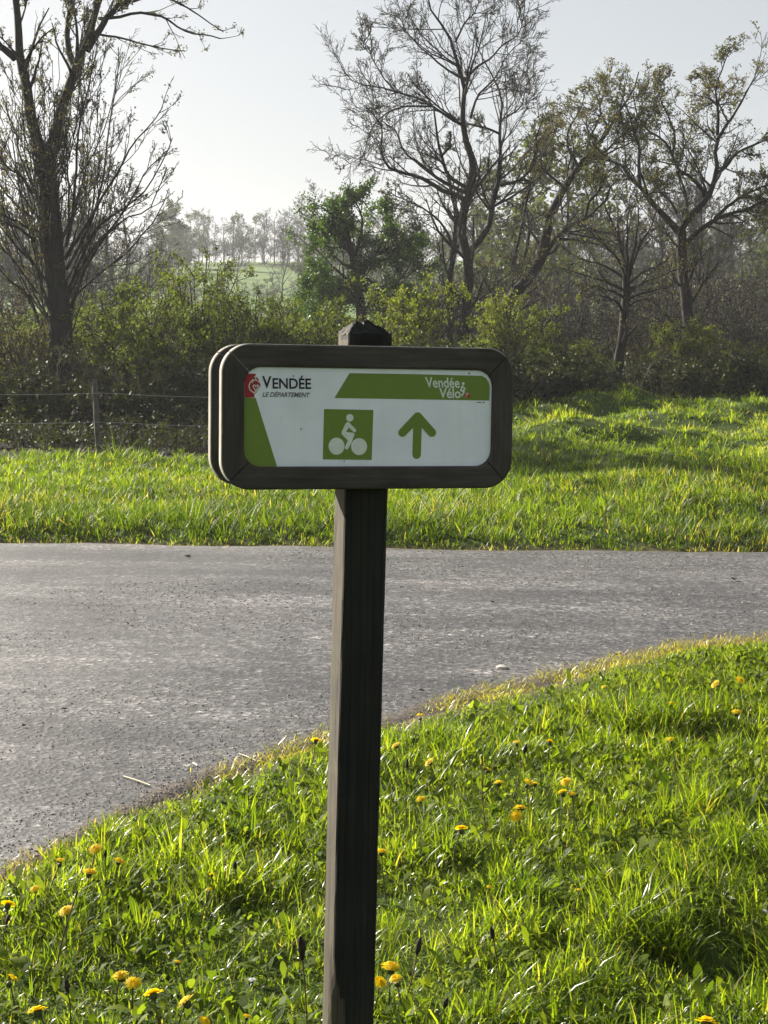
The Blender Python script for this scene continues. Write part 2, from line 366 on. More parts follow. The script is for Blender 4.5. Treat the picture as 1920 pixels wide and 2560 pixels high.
def road_z(x, y):
    ny = near_y(x); fy = far_y(x); e = np.minimum(y - ny, fy - y)
    return 0.6 * (0.05 * sstep(e, 0, 3.5) - 0.03 * (1 - sstep(e, 0, 0.12)) + 0.012 * (fbm(np.asarray(x) * 0.8, np.asarray(y) * 0.8, 61) - 0.5) * sstep(e, 0, 0.5))
def land(x, y):
    ny = float(near_y(x)); fy = float(far_y(x))
    return float(road_z(x, y)) if ny < y < fy else float(terrain(x, y))
def on_land(u, v, h=0.0):
    """walk along the ray until it is h above the ground"""
    d = ray(u, v)
    def first(a, b, n):
        s = np.linspace(a, b, n); p = CAM + d[None] * s[:, None]
        x, y = p[:, 0], p[:, 1]
        g = np.where((y > near_y(x)) & (y < far_y(x)), road_z(x, y), terrain(x, y))
        k = np.nonzero(p[:, 2] < g + h)[0]; k = int(k[0]) if len(k) else n - 1
        return s[max(k - 1, 0)], s[k]
    a, b = first(2.0, 45.0, 900); a, b = first(a, b, 60)
    return CAM + d * (0.5 * (a + b))

# ================================================================== the signpost
TH = R_(16.2)
SP = at(906, 1040, 3.16)                      # where the post's axis stands
SX, SY = float(SP[0]), float(SP[1])
SZ = float(terrain(SX, SY))
sign = thing('direction_sign', 'wooden cycle route signpost with green and white panel on the grass verge', 'signpost', (SX, SY, 0), TH)
EX = np.array([math.cos(TH), math.sin(TH), 0]); EY = np.array([-math.sin(TH), math.cos(TH), 0])
def loc_on(u, v, yl):
    """local (x, z) of the spot of the sign's plane y = yl that the pixel shows"""
    d = ray(u, v); o = np.array([SX, SY, 0]) - CAM
    s = (np.dot(o, EY) + yl) / np.dot(d, EY)
    p = CAM + d * s - np.array([SX, SY, 0])
    return float(np.dot(p, EX)), float(p[2])

# post: a squared timber with worn edges and a weathered, broken pyramid top
PW = 0.0455
ZT = 1.676
def post_mesh():
    rng = np.random.default_rng(4)
    prof = []
    c = 0.007
    for sx, sy in ((-1, -1), (1, -1), (1, 1), (-1, 1)):
        if sx * sy > 0: a = [(sx * PW, sy * (PW - c)), (sx * (PW - c * .3), sy * (PW - c * .3)), (sx * (PW - c), sy * PW)]
        else: a = [(sx * (PW - c), sy * PW), (sx * (PW - c * .3), sy * (PW - c * .3)), (sx * PW, sy * (PW - c))]
        prof += a
    full = []
    for i in range(12):
        p, q = np.array(prof[i]), np.array(prof[(i + 1) % 12]); full.append(p)
        if i % 3 == 2:
            for k in range(1, 5): full.append(p + (q - p) * k / 5)
    prof = np.array(full); n = len(prof)
    zs = np.concatenate([[-0.45], np.arange(SZ - 0.02, ZT - 0.02, 0.03), [ZT - 0.012, ZT]])
    rings = []
    for z in zs:
        ang = np.arange(n)
        wob = 1 + 0.018 * (vnoise(ang * 0.7, np.full(n, z * 3.0), 3) - 0.5) + 0.02 * (vnoise(ang * 2.3, np.full(n, z * 22.0), 7) - 0.5)
        p = prof * wob[:, None]
        # split-off splinter at the foot of the front left corner
        cut = max(0.0, min(1.0, (0.34 + SZ - z) / 0.16)) * 0.012
        d = np.exp(-((p[:, 0] + PW) ** 2 + (p[:, 1] + PW) ** 2) / 0.0004)
        p = p + np.stack([d * cut * 1.6, d * cut], -1)
        rings.append(np.column_stack([p[:, 0] - 0.0125 * (1.4 - z), p[:, 1], np.full(n, z)]))
    # pyramid top
    for k, (s, dz) in enumerate(((0.95, 0.002), (0.74, 0.009), (0.48, 0.017), (0.24, 0.022))):
        p = prof * s + np.array([-0.004, 0.0]) * (k / 3)
        zz = ZT + dz + 0.016 * (vnoise(np.arange(n) * 0.75, np.full(n, k * 1.7), 9) - 0.5)
        rings.append(np.column_stack([p, zz]))
    V = np.concatenate(rings + [np.array([[-0.005, 0.002, ZT + 0.024]])]); m_ = len(rings)
    Q = [(a * n + i, a * n + (i + 1) % n, (a + 1) * n + (i + 1) % n, (a + 1) * n + i) for a in range(m_ - 1) for i in range(n)]
    T = [((m_ - 1) * n + i, (m_ - 1) * n + (i + 1) % n, m_ * n) for i in range(n)]
    fc = [V[list(f)].mean(0) for f in Q + T]
    mi = [1 if (c_[1] < -PW * 0.9 or c_[0] + 0.0125 * (1.4 - c_[2]) > PW * 0.9 or (c_[2] > ZT - 0.01 and c_[0] > -PW * 0.93)) else 0 for c_ in fc]      # shade painted in: cap and faces turned from the sun use the darker wood
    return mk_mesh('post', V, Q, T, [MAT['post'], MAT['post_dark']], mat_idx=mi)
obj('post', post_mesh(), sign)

# frames: four mitred rails each, rounded outside and inside
FW, FH, FZ = 0.606, 0.2865, 1.5085
RAILW = 0.0455
RO, RI = 0.058, 0.034
FT = 0.031
XO = -0.0025
def corner_pts(cx, cz, r, a0, a1, k):
    a = np.linspace(a0, a1, k); return np.column_stack([cx + r * np.cos(a), cz + r * np.sin(a)])
def contour(wd, hg, r, side, k=9):
    hx, hz = wd / 2 - r, hg / 2 - r
    q = math.pi / 4; P2 = math.pi / 2
    sel = {'top': [(-hx, hz, 3 * q, P2), (hx, hz, P2, q)], 'right': [(hx, hz, q, 0), (hx, -hz, 0, -q)],
           'bottom': [(hx, -hz, -q, -P2), (-hx, -hz, -P2, -3 * q)], 'left': [(-hx, -hz, 5 * q, math.pi), (-hx, hz, math.pi, 3 * q)]}[side]
    a, b_ = [corner_pts(cx, cz, r, s, e, k) for cx, cz, s, e in sel]
    mid = a[-1] + (b_[0] - a[-1]) * np.linspace(0, 1, 14)[1:-1, None]
    return np.concatenate([a, mid, b_])
def rail_mesh(side, yf, yb):
    O = contour(FW, FH, RO, side); I = contour(FW - 2 * RAILW, FH - 2 * RAILW, RI, side)
    # open the mitre joint by a hair
    for C in (O, I):
        C[0] += norm(C[1] - C[0]) * 0.0009; C[-1] += norm(C[-2] - C[-1]) * 0.0009
    e = 0.0045
    L = RAILW
    prof = [(0, yf + e), (e * .35, yf + e * .35), (e, yf), (L - e, yf), (L - e * .35, yf + e * .35), (L, yf + e), (L, yb - e), (L - e, yb), (e, yb), (0, yb - e)]
    n = len(prof); V = []
    for i in range(len(O)):
        d = (O[i] - I[i])
        for s, y in prof:
            p = I[i] + d * (s / L); V.append((p[0] + XO, y, p[1] + FZ))
    Q = [(a * n + i, a * n + (i + 1) % n, (a + 1) * n + (i + 1) % n, (a + 1) * n + i) for a in range(len(O) - 1) for i in range(n)]
    me = bpy.data.meshes.new('frame_rail')
    z0 = (len(O) - 1) * n
    me.from_pydata(V, [], Q + [tuple(range(n))[::-1], tuple(range(z0, z0 + n))]); me.materials.append(MAT['frame_h' if side in ('top', 'bottom') else 'frame']); me.materials.append(MAT['silvered_lit'])
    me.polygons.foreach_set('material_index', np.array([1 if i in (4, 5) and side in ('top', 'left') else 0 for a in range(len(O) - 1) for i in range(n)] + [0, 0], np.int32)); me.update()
    return me
YF = -PW - FT - 0.001
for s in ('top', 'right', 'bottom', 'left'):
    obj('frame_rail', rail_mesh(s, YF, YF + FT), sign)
for s in ('top', 'right', 'bottom', 'left'):
    obj('frame_rail', rail_mesh(s, PW + 0.001, PW + 0.001 + FT), sign)

def slab(wd, hg, r, y0, y1, mat):
    C = np.concatenate([contour(wd, hg, r, s)[:-1] for s in ('top', 'right', 'bottom', 'left')]); n = len(C)
    V = [(x + XO, y, z + FZ) for y in (y0, y1) for x, z in C]
    me = bpy.data.meshes.new('panel')
    me.from_pydata(V, [], [tuple(range(n)), tuple(range(n, 2 * n))[::-1]] + [(i, n + i, n + (i + 1) % n, (i + 1) % n) for i in range(n)])
    me.materials.append(mat); me.update(); return me
YP = YF + 0.009
front = obj('front_panel', slab(FW - 2 * RAILW + 0.012, FH - 2 * RAILW + 0.012, RI + 0.004, YP, YP + 0.005, MAT['white']), sign)
obj('back_panel', slab(FW - 2 * RAILW + 0.012, FH - 2 * RAILW + 0.012, RI + 0.004, PW + FT - 0.014, PW + FT - 0.009, MAT['white']), sign)

# print on the panel: thin film, half a millimetre proud
YI = YP - 0.0005
def film(name, polys, mat, lift=0.0, label=None):
    """polys in photograph pixels, laid on the panel"""
    V, F = [], []
    for poly in polys:
        b0 = len(V)
        for u, v in poly:
            x, z = loc_on(u, v, YI - lift); V.append((x, YI - lift, z))
        F.append(tuple(range(b0, len(V))))
    me = bpy.data.meshes.new(name); me.from_pydata(V, [], F); me.materials.append(mat); me.update()
    o = obj(name, me, front)
    if label: o['label'] = label
    return o
def zA(pts): return [(500 + x * .4822, 780 + y * .4822) for x, y in pts]
def zB(pts): return [(600 + x * .2170, 900 + y * .2170) for x, y in pts]
def zC(pts): return [(950 + x * .2049, 900 + y * .2049) for x, y in pts]
def circ(cx, cy_, rx, ry=None, n=28):
    ry = ry or rx; return [(cx + rx * math.cos(a), cy_ + ry * math.sin(a)) for a in np.linspace(0, 2 * math.pi, n, endpoint=False)]
def stroke(p, q, wd, round_=True, k=8):
    p = np.array(p, float); q = np.array(q, float); d = (q - p) / np.linalg.norm(q - p); nrm = np.array([-d[1], d[0]]); r = wd / 2
    if not round_: return [tuple(p + nrm * r), tuple(q + nrm * r), tuple(q - nrm * r), tuple(p - nrm * r)]
    out_ = []
    for c, s in ((q, 1), (p, -1)):
        for a in np.linspace(math.pi / 2, -math.pi / 2, k): out_.append(tuple(c + (nrm * math.sin(a) + d * math.cos(a)) * r * s))
    return out_
film('green_band', [zA([(775, 317), (1100, 322), (1462, 331), (1482, 342), (1497, 365), (1503, 390), (1500, 459), (697, 446)])], MAT['green'])
film('green_wedge', [zA([(206, 440), (289, 446), (403, 812), (300, 814), (250, 802), (222, 775), (208, 735)])], MAT['green'])
film('pictogram_square', [zA([(643, 503), (899, 508), (890, 767), (637, 764)])], MAT['green'])
# the cyclist
film('cyclist_pictogram', [zB(circ(1112, 993, 92, 99)), zB(circ(1372, 998, 92, 98)), zB(circ(1265, 666, 42, 44)),
      zB([(1218, 728), (1243, 712), (1262, 722), (1245, 790), (1222, 826), (1240, 832), (1310, 838), (1320, 858), (1298, 912), (1288, 948), (1242, 1026), (1222, 1032), (1208, 1016), (1210, 1000), (1243, 925), (1196, 880), (1170, 852), (1174, 822)])], MAT['pale'], 0.0004)
film('cyclist_arm', [zB([(1262, 722), (1290, 755), (1336, 800), (1337, 818), (1322, 834), (1300, 822), (1262, 785), (1246, 776)])], MAT['pale'], 0.0005)
# arrow
film('arrow', [zC(stroke((460, 690), (447, 1155), 104))], MAT['green'])
film('arrow', [zC(stroke((460, 690), (275, 886), 104))], MAT['green'], 0.0003)
film('arrow', [zC(stroke((460, 690), (633, 886), 104))], MAT['green'], 0.0006)
# emblem at the left: red field with a pale double heart and crown
film('red_emblem', [zB([(52, 158), (180, 158), (190, 195), (212, 215), (236, 280), (232, 320), (190, 375), (165, 392), (166, 432), (52, 430)])], MAT['red'])
def chain(pts, wd): return [stroke(pts[i], pts[i + 1], wd, k=4) for i in range(len(pts) - 1)]
em = chain([(150, 225), (118, 258), (102, 300), (116, 345), (160, 378), (205, 350), (232, 305)], 11)
em += chain([(158, 290), (150, 305), (182, 356), (214, 300), (206, 288), (192, 292), (182, 306), (170, 288), (158, 290)], 10)
em += chain([(140, 262), (152, 240), (178, 228), (205, 238), (222, 262)], 9) + chain([(182, 222), (182, 176)], 9) + chain([(165, 194), (199, 194)], 9)
for i, s in enumerate(em): film('emblem_line', [zB(s)], MAT['pale'], 0.0004 + 0.00004 * i)
# the small rider and red dot beside the second word mark
film('rider_mark', [zC(circ(1015, 288, 17))], MAT['pale'], 0.0004)
for i, s in enumerate(chain([(1005, 318), (985, 372), (1028, 384), (998, 436)], 19) + chain([(1008, 318), (1038, 352), (1010, 372)], 15)):
    film('rider_mark', [zC(s)], MAT['pale'], 0.0005 + 0.0001 * i)
film('red_dot', [zC(circ(1064, 430, 33, 35))], MAT['red'], 0.0004)
for i, s in enumerate(chain([(1045, 425), (1060, 402), (1080, 415), (1060, 435)], 12) + chain([(1042, 448), (1058, 452)], 10)):
    film('red_dot_mark', [zC(s)], MAT['pink'], 0.0008 + 0.0001 * i)
film('fine_print', [zC([(1182, 512), (1238, 513), (1238, 524), (1182, 523)]), zC([(1250, 514), (1278, 514), (1278, 525), (1250, 525)])], MAT['grey'])
for s in (zB(circ(615, 184, 8, 10, 8)), zB(circ(705, 795, 9, 12, 8)), zB(circ(1200, 1166, 9, 8, 8)), zC(circ(1088, 165, 11, 11, 8))): film('speck', [s], MAT['grey'], 0.0002)

def lettering(text, mat, bl, br, tl, shear=0.0, weight=0.0, lift=0.0003):
    """text fitted to the parallelogram bottom-left, bottom-right, top-left (photograph pixels)"""
    cu = bpy.data.curves.new('lettering', 'FONT'); cu.body = text; cu.shear = shear; cu.offset = weight; cu.resolution_u = 4
    o = bpy.data.objects.new('tmp', cu); COL.objects.link(o)
    bpy.context.view_layer.update()
    me = bpy.data.meshes.new_from_object(o.evaluated_get(bpy.context.evaluated_depsgraph_get()))
    bpy.data.objects.remove(o)
    n = len(me.vertices); co = np.zeros(n * 3); me.vertices.foreach_get('co', co); co = co.reshape(-1, 3)
    lo, hi = co[:, :2].min(0), co[:, :2].max(0); f = (co[:, :2] - lo) / (hi - lo)
    A, B, C = [np.array(loc_on(*p, YI - lift)) for p in (bl, br, tl)]
    p = A + f[:, :1] * (B - A) + f[:, 1:] * (C - A)
    co = np.column_stack([p[:, 0], np.full(n, YI - lift), p[:, 1]])
    me.vertices.foreach_set('co', co.ravel()); me.name = 'lettering'; me.materials.clear(); me.materials.append(mat); me.update()
    return obj('lettering', me, front)
lettering('V', MAT['black'], *zB([(255, 326), (362, 328), (255, 184)]), weight=0.022)
lettering('END\u00c9E', MAT['black'], *zB([(376, 330), (819, 334), (374, 176)]), weight=0.02)
lettering('LE D\u00c9PARTEMENT', MAT['grey'], *zB([(258, 424), (806, 430), (262, 355)]), shear=0.25, weight=0.022)
lettering('Vend\u00e9e', MAT['pale'], *zC([(560, 336), (975, 342), (548, 208)]), weight=0.016)
lettering('V\u00e9lo', MAT['pale'], *zC([(722, 466), (984, 468), (722, 342)]), weight=0.022)

# ================================================================== grass
def blades(rng, x, y, z, h, wdt, lean_dir, lean, curl, segs=2, rnd=None):
    """one ribbon per blade, segs quads and a tip; returns verts, quads, tris, rnd, along"""
    n = len(x)
    face = lean_dir + rng.uniform(-0.9, 0.9, n) + math.pi / 2
    bx, by = np.cos(face), np.sin(face)
    lx, ly = np.cos(lean_dir), np.sin(lean_dir)
    k = segs + 1
    ts_ = np.linspace(0, 1, k + 1)
    V = np.zeros((n, 2 * k + 1, 3), np.float32); al = np.zeros((n, 2 * k + 1), np.float32)
    for j, tt in enumerate(ts_):
        out_ = h * (lean * tt + curl * tt * tt)
        zz = z + h * (tt * np.sqrt(np.clip(1 - lean * lean, 0.1, 1)) - 0.55 * curl * tt * tt * tt)
        cx, cyy = x + lx * out_, y + ly * out_
        if j < k:
            ww = wdt * (1 - 0.75 * tt ** 2) * 0.5 * (0.75 + 0.25 * min(1, tt * 4))
            V[:, 2 * j] = np.stack([cx - bx * ww, cyy - by * ww, zz], -1); V[:, 2 * j + 1] = np.stack([cx + bx * ww, cyy + by * ww, zz], -1)
            al[:, 2 * j:2 * j + 2] = tt
        else:
            V[:, 2 * k] = np.stack([cx, cyy, zz], -1); al[:, 2 * k] = 1
    b0 = (np.arange(n) * (2 * k + 1))[:, None]
    Q = np.concatenate([b0 + np.array([[2 * j, 2 * j + 1, 2 * j + 3, 2 * j + 2]]) for j in range(k - 1)], 0)
    T = b0 + np.array([[2 * k - 2, 2 * k - 1, 2 * k]])
    rr = np.repeat((rng.uniform(0, 1, n) if rnd is None else rnd)[:, None], 2 * k + 1, 1)
    return V.reshape(-1, 3), Q, T, rr.ravel(), al.ravel()

GRASS = [(0.0, (0.035, 0.065, 0.008)), (0.28, (0.09, 0.145, 0.015)), (0.6, (0.20, 0.265, 0.027)), (0.85, (0.32, 0.36, 0.05)), (0.93, (0.27, 0.24, 0.08)), (1.0, (0.42, 0.34, 0.19))]
MAT['grass'] = leaf_mat('grass_blade', GRASS, 0.62, 0.34, 0.5, (1.58, 1.58, 0.32), tip=(0.16, 0.17, 0.05))
MAT['grass_far'] = leaf_mat('grass_blade_far', GRASS, 0.60, 0.5, 0.3, (1.45, 1.45, 0.38))
FR = 960.0 / FPX
def near_grass():
    rng = np.random.default_rng(11)
    n = 690000
    x = rng.uniform(-3.2, 5.2, n); y = rng.uniform(2.2, 10.8, n)
    # two blades in five belong to tufts and splay out from their middle
    nt_ = 9000; tx = rng.uniform(-3.2, 5.2, nt_); ty = rng.uniform(2.2, 10.8, nt_); tr_ = rng.uniform(0.015, 0.045, nt_); tw = rng.integers(0, nt_, n)
    tu = rng.uniform(0, 1, n) < 0.42; ta = rng.uniform(0, 6.28, n); td = np.abs(rng.normal(0, 1, n)) * tr_[tw]
    x = np.where(tu, tx[tw] + np.cos(ta) * td, x); y = np.where(tu, ty[tw] + np.sin(ta) * td, y)
    th_ = rng.uniform(0.6, 1.35, nt_)[tw]; tc_ = rng.normal(0, 0.13, nt_)[tw]
    dn = near_y(x) - y
    inside = (dn > 0.07 + 0.22 * fbm(x * 6, y * 6, 77, 2) * (rng.uniform(0, 1, n) < 0.93))
    vis = np.abs(x) < y * FR + 0.45
    seen = vis & (y > 3.0)
    # thick where the camera looks, a little thinner around it
    keep = inside & (rng.uniform(0, 1, n) < np.where(seen, np.clip(1.05 - 0.055 * y, 0.55, 1), 0.16))
    keep &= rng.uniform(0, 1, n) < 0.35 + 0.65 * sstep(dn, 0.02, 0.55)
    x, y, dn = x[keep], y[keep], dn[keep]; n = len(x); tu, ta, td, th_, tc_ = tu[keep], ta[keep], td[keep], th_[keep], tc_[keep]
    z = terrain(x, y)
    tall = fbm(x * 1.6, y * 1.6, 71)
    patch = sstep(tall, 0.40, 0.68)
    corner = sstep(x - 0.10 * y, 0.35, 1.3) * (1 - sstep(y, 4.6, 7.2))          # the long tussocks low on the right
    clump = fbm(x * 7.5, y * 7.5, 75, 2)
    h = (0.026 + 0.026 * sstep(dn, 0.1, 0.9) + 0.030 * patch + 0.075 * corner) * rng.uniform(0.45, 1.5, n) * (0.22 + 1.7 * clump ** 1.4)
    h *= 0.75 + 0.25 * sstep(dn, 0.0, 1.2)
    for (c0, c1), sx_, sy_, dp in PITS: h = h * (1 + 5.0 * dp * np.exp(-((x - c0 + 0.8 * sx_) / (sx_ * 0.9)) ** 2 - ((y - c1 - 1.0 * sy_) / sy_) ** 2))
    wdt = rng.uniform(0.0022, 0.0058, n) * (0.8 + 0.5 * patch)
    flow = 6.28 * fbm(x * 0.9 + 3, y * 0.9, 81) * 1.4 + 0.9
    ld = np.where(rng.uniform(0, 1, n) < 0.35, flow + rng.normal(0, 0.7, n), rng.uniform(0, 6.28, n))
    ld = np.where(tu, ta + rng.normal(0, 0.3, n), ld); h = np.where(tu, h * th_, h)
    lean = np.abs(rng.normal(0.28, 0.28, n)).clip(0, 0.9); lean = np.where(tu, (0.10 + td * 9 + rng.normal(0, 0.08, n)).clip(0, 0.85), lean); curl = np.abs(rng.normal(0.35, 0.35, n)).clip(0, 1.1)
    rnd = 0.12 + 0.30 * fbm(x * 2.5, y * 2.5, 91) + 0.28 * fbm(x * 11, y * 11, 92, 2) + rng.normal(0, 0.16, n)
    rnd = rnd + np.where(tu, tc_, 0)
    rnd = np.clip(rnd, 0.02, 0.9); dry = rng.uniform(0, 1, n) < 0.025 + 0.55 * (1 - sstep(dn, 0.02, 0.30))
    rnd[dry] = rng.uniform(0.9, 1.0, dry.sum())
    print('near blades', n)
    return blades(rng, x, y, z, h, wdt, ld, lean, curl, 2, rnd)
V, Q, T, r_, a_ = near_grass()
def edge_thatch():
    """dead blades matted along the crumbling road edge"""
    rng = np.random.default_rng(14); n = 15000
    x = rng.uniform(-2.6, 4.5, n); off = rng.normal(-0.05, 0.10, n) * (0.5 + 1.1 * fbm(x * 2.1, x * 0 + 1.3, 97)) ; y = near_y(x) - off - 0.02
    k = (rng.uniform(0, 1, n) < sstep(fbm(x * 3.3, y * 3.3, 98), 0.30, 0.62)); x, y = x[k], y[k]; n = len(x)
    z = np.where(y > near_y(x), road_z(x, y), terrain(x, y)) + 0.002
    return blades(rng, x, y, z, rng.uniform(0.02, 0.06, n), rng.uniform(0.0025, 0.005, n), rng.uniform(0, 6.28, n), rng.uniform(0.5, 0.95, n), rng.uniform(0, 0.3, n), 1, np.where(rng.uniform(0, 1, n) < 0.75, rng.uniform(0.9, 1.0, n), rng.uniform(0.2, 0.8, n)))
tV, tQ, tT, tr_, ta_ = edge_thatch()
tag(obj('road_edge_thatch', mk_mesh('road_edge_thatch', tV, tQ, tT, [MAT['grass']], True, {'rnd': tr_, 'along': ta_})), 'dry matted grass along the near road edge', 'dry grass', kind='stuff')
tag(obj('near_verge_grass', mk_mesh('near_verge_grass', V, Q, T, [MAT['grass']], True, {'rnd': r_, 'along': a_})),
    'bright green backlit grass of the near verge around the signpost', 'grass', kind='stuff')

def far_grass():
    rng = np.random.default_rng(12)
    def place(n):
        y = rng.uniform(13.6, 36.0, n); x = rng.uniform(-1, 1, n) * (y * FR + 1.3); df = y - far_y(x)
        bare = sstep(y + 1.4 * fbm(x * 0.8, y * 0.8, 51), 24.0, 25.4) * (1 - sstep(x, -1.0, 1.6))
        k = (df > -0.10 + 0.25 * fbm(x * 4, y * 4, 78, 2)) & (rng.uniform(0, 1, n) < np.clip(16.0 / y, 0, 1) ** 2) & (rng.uniform(0, 1, n) > 0.90 * bare)
        return x[k], y[k], df[k]
    # tufts
    tx, ty, tdf = place(25000); nt_ = len(tx)
    size = np.exp(rng.normal(0, 0.42, nt_)) * (0.55 + 0.9 * fbm(tx * 0.9, ty * 0.9, 73))
    size *= 1 + 1.0 * np.exp(-((tx + 4.35) / 1.1) ** 2 - ((ty - 23.2) / 0.9) ** 2) + 0.7 * sstep(tdf, 0.15, 0.6) * (1 - sstep(tdf, 1.2, 3.5)) * sstep(fbm(tx * 0.8, ty * 0.5, 79), 0.35, 0.6)
    size *= 0.55 + 0.45 * sstep(tdf, 0.0, 0.45)
    per = np.clip((7 + 5 * size).astype(int), 5, 18); i = np.repeat(np.arange(nt_), per); n = len(i)
    ta = rng.uniform(0, 6.28, n); td = np.abs(rng.normal(0, 0.045, n)) * (0.6 + 0.6 * size[i])
    x = tx[i] + np.cos(ta) * td; y = ty[i] + np.sin(ta) * td
    h = 0.085 * size[i] * rng.uniform(0.5, 1.25, n); ld = ta + rng.normal(0, 0.35, n); lean = (0.10 + td * 4.5 + rng.normal(0, 0.08, n)).clip(0, 0.88); curl = np.abs(rng.normal(0.25, 0.2, n)).clip(0, 0.85)
    col = 0.08 + 0.42 * fbm(tx * 1.1, ty * 1.1, 93) + rng.normal(0, 0.16, nt_) + 0.10 * sstep(tx, 0, 5) * sstep(ty, 18, 22) - 0.14 * (1 - sstep(tdf, 0.8, 3.0))  # tufts along the road are darkened: the bank's backlit, shaded face painted in
    rnd = col[i] + rng.normal(0, 0.10, n); df = tdf[i]
    # short sward between them
    sx_, sy_, sdf = place(90000); m_ = len(sx_)
    x = np.concatenate([x, sx_]); y = np.concatenate([y, sy_]); df = np.concatenate([df, sdf]); n = len(x)
    h = np.concatenate([h, rng.uniform(0.03, 0.09, m_)]); ld = np.concatenate([ld, rng.uniform(0, 6.28, m_)]); lean = np.concatenate([lean, np.abs(rng.normal(0.3, 0.25, m_)).clip(0, 0.85)]); curl = np.concatenate([curl, np.abs(rng.normal(0.25, 0.2, m_)).clip(0, 0.8)])
    rnd = np.concatenate([rnd, 0.15 + 0.5 * fbm(sx_ * 1.1, sy_ * 1.1, 93) + rng.normal(0, 0.15, m_)])
    rnd = np.clip(rnd, 0.02, 0.9); dry = rng.uniform(0, 1, n) < 0.03 + 0.3 * (1 - sstep(df, 0.0, 0.25)) + 0.20 * sstep(fbm(x * 0.5, y * 0.9, 95), 0.5, 0.75)
    rnd[dry] = rng.uniform(0.88, 1.0, dry.sum())
    wdt = rng.uniform(0.007, 0.015, n) * (y / 17)
    print('far blades', n)
    return blades(rng, x, y, terrain(x, y), h, wdt, ld, lean, curl, 1, rnd)
V, Q, T, r_, a_ = far_grass()
tag(obj('far_verge_grass', mk_mesh('far_verge_grass', V, Q, T, [MAT['grass_far']], True, {'rnd': r_, 'along': a_})),
    'rough green grass of the verge beyond the road', 'grass', kind='stuff')

# broad weed leaves (dandelion rosettes, plantain, clover) between the blades
LEAF = [(0.0, (0.05, 0.085, 0.012)), (0.5, (0.12, 0.175, 0.02)), (1.0, (0.20, 0.24, 0.035))]
MAT['weed'] = leaf_mat('weed_leaf', LEAF, 0.58, 0.6, 0.12, (1.25, 1.3, 0.35))
def leaf_blobs(rng, base, length, width, az, rise, droop, rnd, prof=((0, .2), (.45, 1.0), (.8, .7), (1.0, .1))):
    n = len(base); k = len(prof); V = np.zeros((n, k, 2, 3)); dx, dy = np.cos(az), np.sin(az); px, py = -dy, dx
    for j, (tt, ww) in enumerate(prof):
        o_ = length * tt * np.cos(rise); zz = length * (tt * np.sin(rise) - droop * tt * tt)
        c = base + np.stack([dx * o_, dy * o_, zz], -1); s = (width * ww * 0.5)[:, None] * np.stack([px, py, 0.25 * np.ones(n)], -1)
        s2 = (width * ww * 0.5)[:, None] * np.stack([-px, -py, 0.25 * np.ones(n)], -1)
        V[:, j, 0] = c + s; V[:, j, 1] = c + s2
    b0 = (np.arange(n) * 2 * k)[:, None]
    Q = np.concatenate([b0 + np.array([[2 * j, 2 * j + 1, 2 * j + 3, 2 * j + 2]]) for j in range(k - 1)], 0)
    return V.reshape(-1, 3), Q, np.repeat(rnd, 2 * k)
def weeds():
    rng = np.random.default_rng(13)
    cx = rng.uniform(-2.2, 3.2, 19000); cyy = rng.uniform(2.8, 10, 19000)
    k = (near_y(cx) - cyy > 0.45) & (np.abs(cx) < cyy * FR + 0.3) & (fbm(cx * 1.2, cyy * 1.2, 101) > 0.36); cx, cyy = cx[k], cyy[k]
    per = rng.integers(2, 6, len(cx)); i = np.repeat(np.arange(len(cx)), per); n = len(i)
    bx = cx[i] + rng.normal(0, 0.012, n); by = cyy[i] + rng.normal(0, 0.012, n)
    base = np.stack([bx, by, terrain(bx, by) + 0.008 + 0.035 * rng.uniform(0, 1, n)], -1)
    size = 0.72 * (0.24 + 0.76 * rng.uniform(0, 1, len(cx)) ** 3.5)[i] * rng.uniform(0.7, 1.2, n)
    return leaf_blobs(rng, base, 0.105 * size, 0.030 * size ** 0.7 * rng.uniform(0.7, 1.4, n), rng.uniform(0, 6.28, n), rng.uniform(0.35, 1.25, n), rng.uniform(0.0, 0.5, n), rng.uniform(0, 1, n))
V, Q, r_ = weeds()
tag(obj('verge_weed_leaves', mk_mesh('verge_weed_leaves', V, Q, None, [MAT['weed']], True, {'rnd': r_})),
    'broad green weed leaves scattered through the near grass', 'weeds', kind='stuff')

# loose chippings and straw along the near road edge
def pebbles(rng, x, y, z, s):
    base = np.array([(1, 0, 0), (-1, 0, 0), (0, 1, 0), (0, -1, 0), (0, 0, 0.7), (0, 0, -0.5)], float)
    tri = np.array([(0, 2, 4), (2, 1, 4), (1, 3, 4), (3, 0, 4), (2, 0, 5), (1, 2, 5), (3, 1, 5), (0, 3, 5)])
    n = len(x); a = rng.uniform(0, 6.28, n); sx = s * rng.uniform(0.6, 1.4, n); sy = s * rng.uniform(0.6, 1.2, n)
    V = base[None] * (1 + rng.uniform(-.25, .25, (n, 6, 1)))
    V = V * np.stack([sx, sy, s], -1)[:, None]
    ca, sa = np.cos(a)[:, None], np.sin(a)[:, None]
    V = np.stack([V[..., 0] * ca - V[..., 1] * sa + x[:, None], V[..., 0] * sa + V[..., 1] * ca + y[:, None], V[..., 2] + z[:, None]], -1)
    return V.reshape(-1, 3), ((np.arange(n) * 6)[:, None, None] + tri[None]).reshape(-1, 3)
rng = np.random.default_rng(15)
x = rng.uniform(-2.4, 3.6, 9500); off = np.abs(rng.normal(0, 0.16, 9500)) - 0.10
y = near_y(x) + off
kk = rng.uniform(0, 1, len(x)) < 0.5 + 0.5 * sstep(-x, -0.8, 1.0)
x2 = rng.uniform(-2.2, -0.2, 2600); y2 = near_y(x2) + rng.uniform(0, 0.9, 2600) ** 1.5
x = np.concatenate([x[kk], x2]); y = np.concatenate([y[kk], y2])
n_e = len(x)
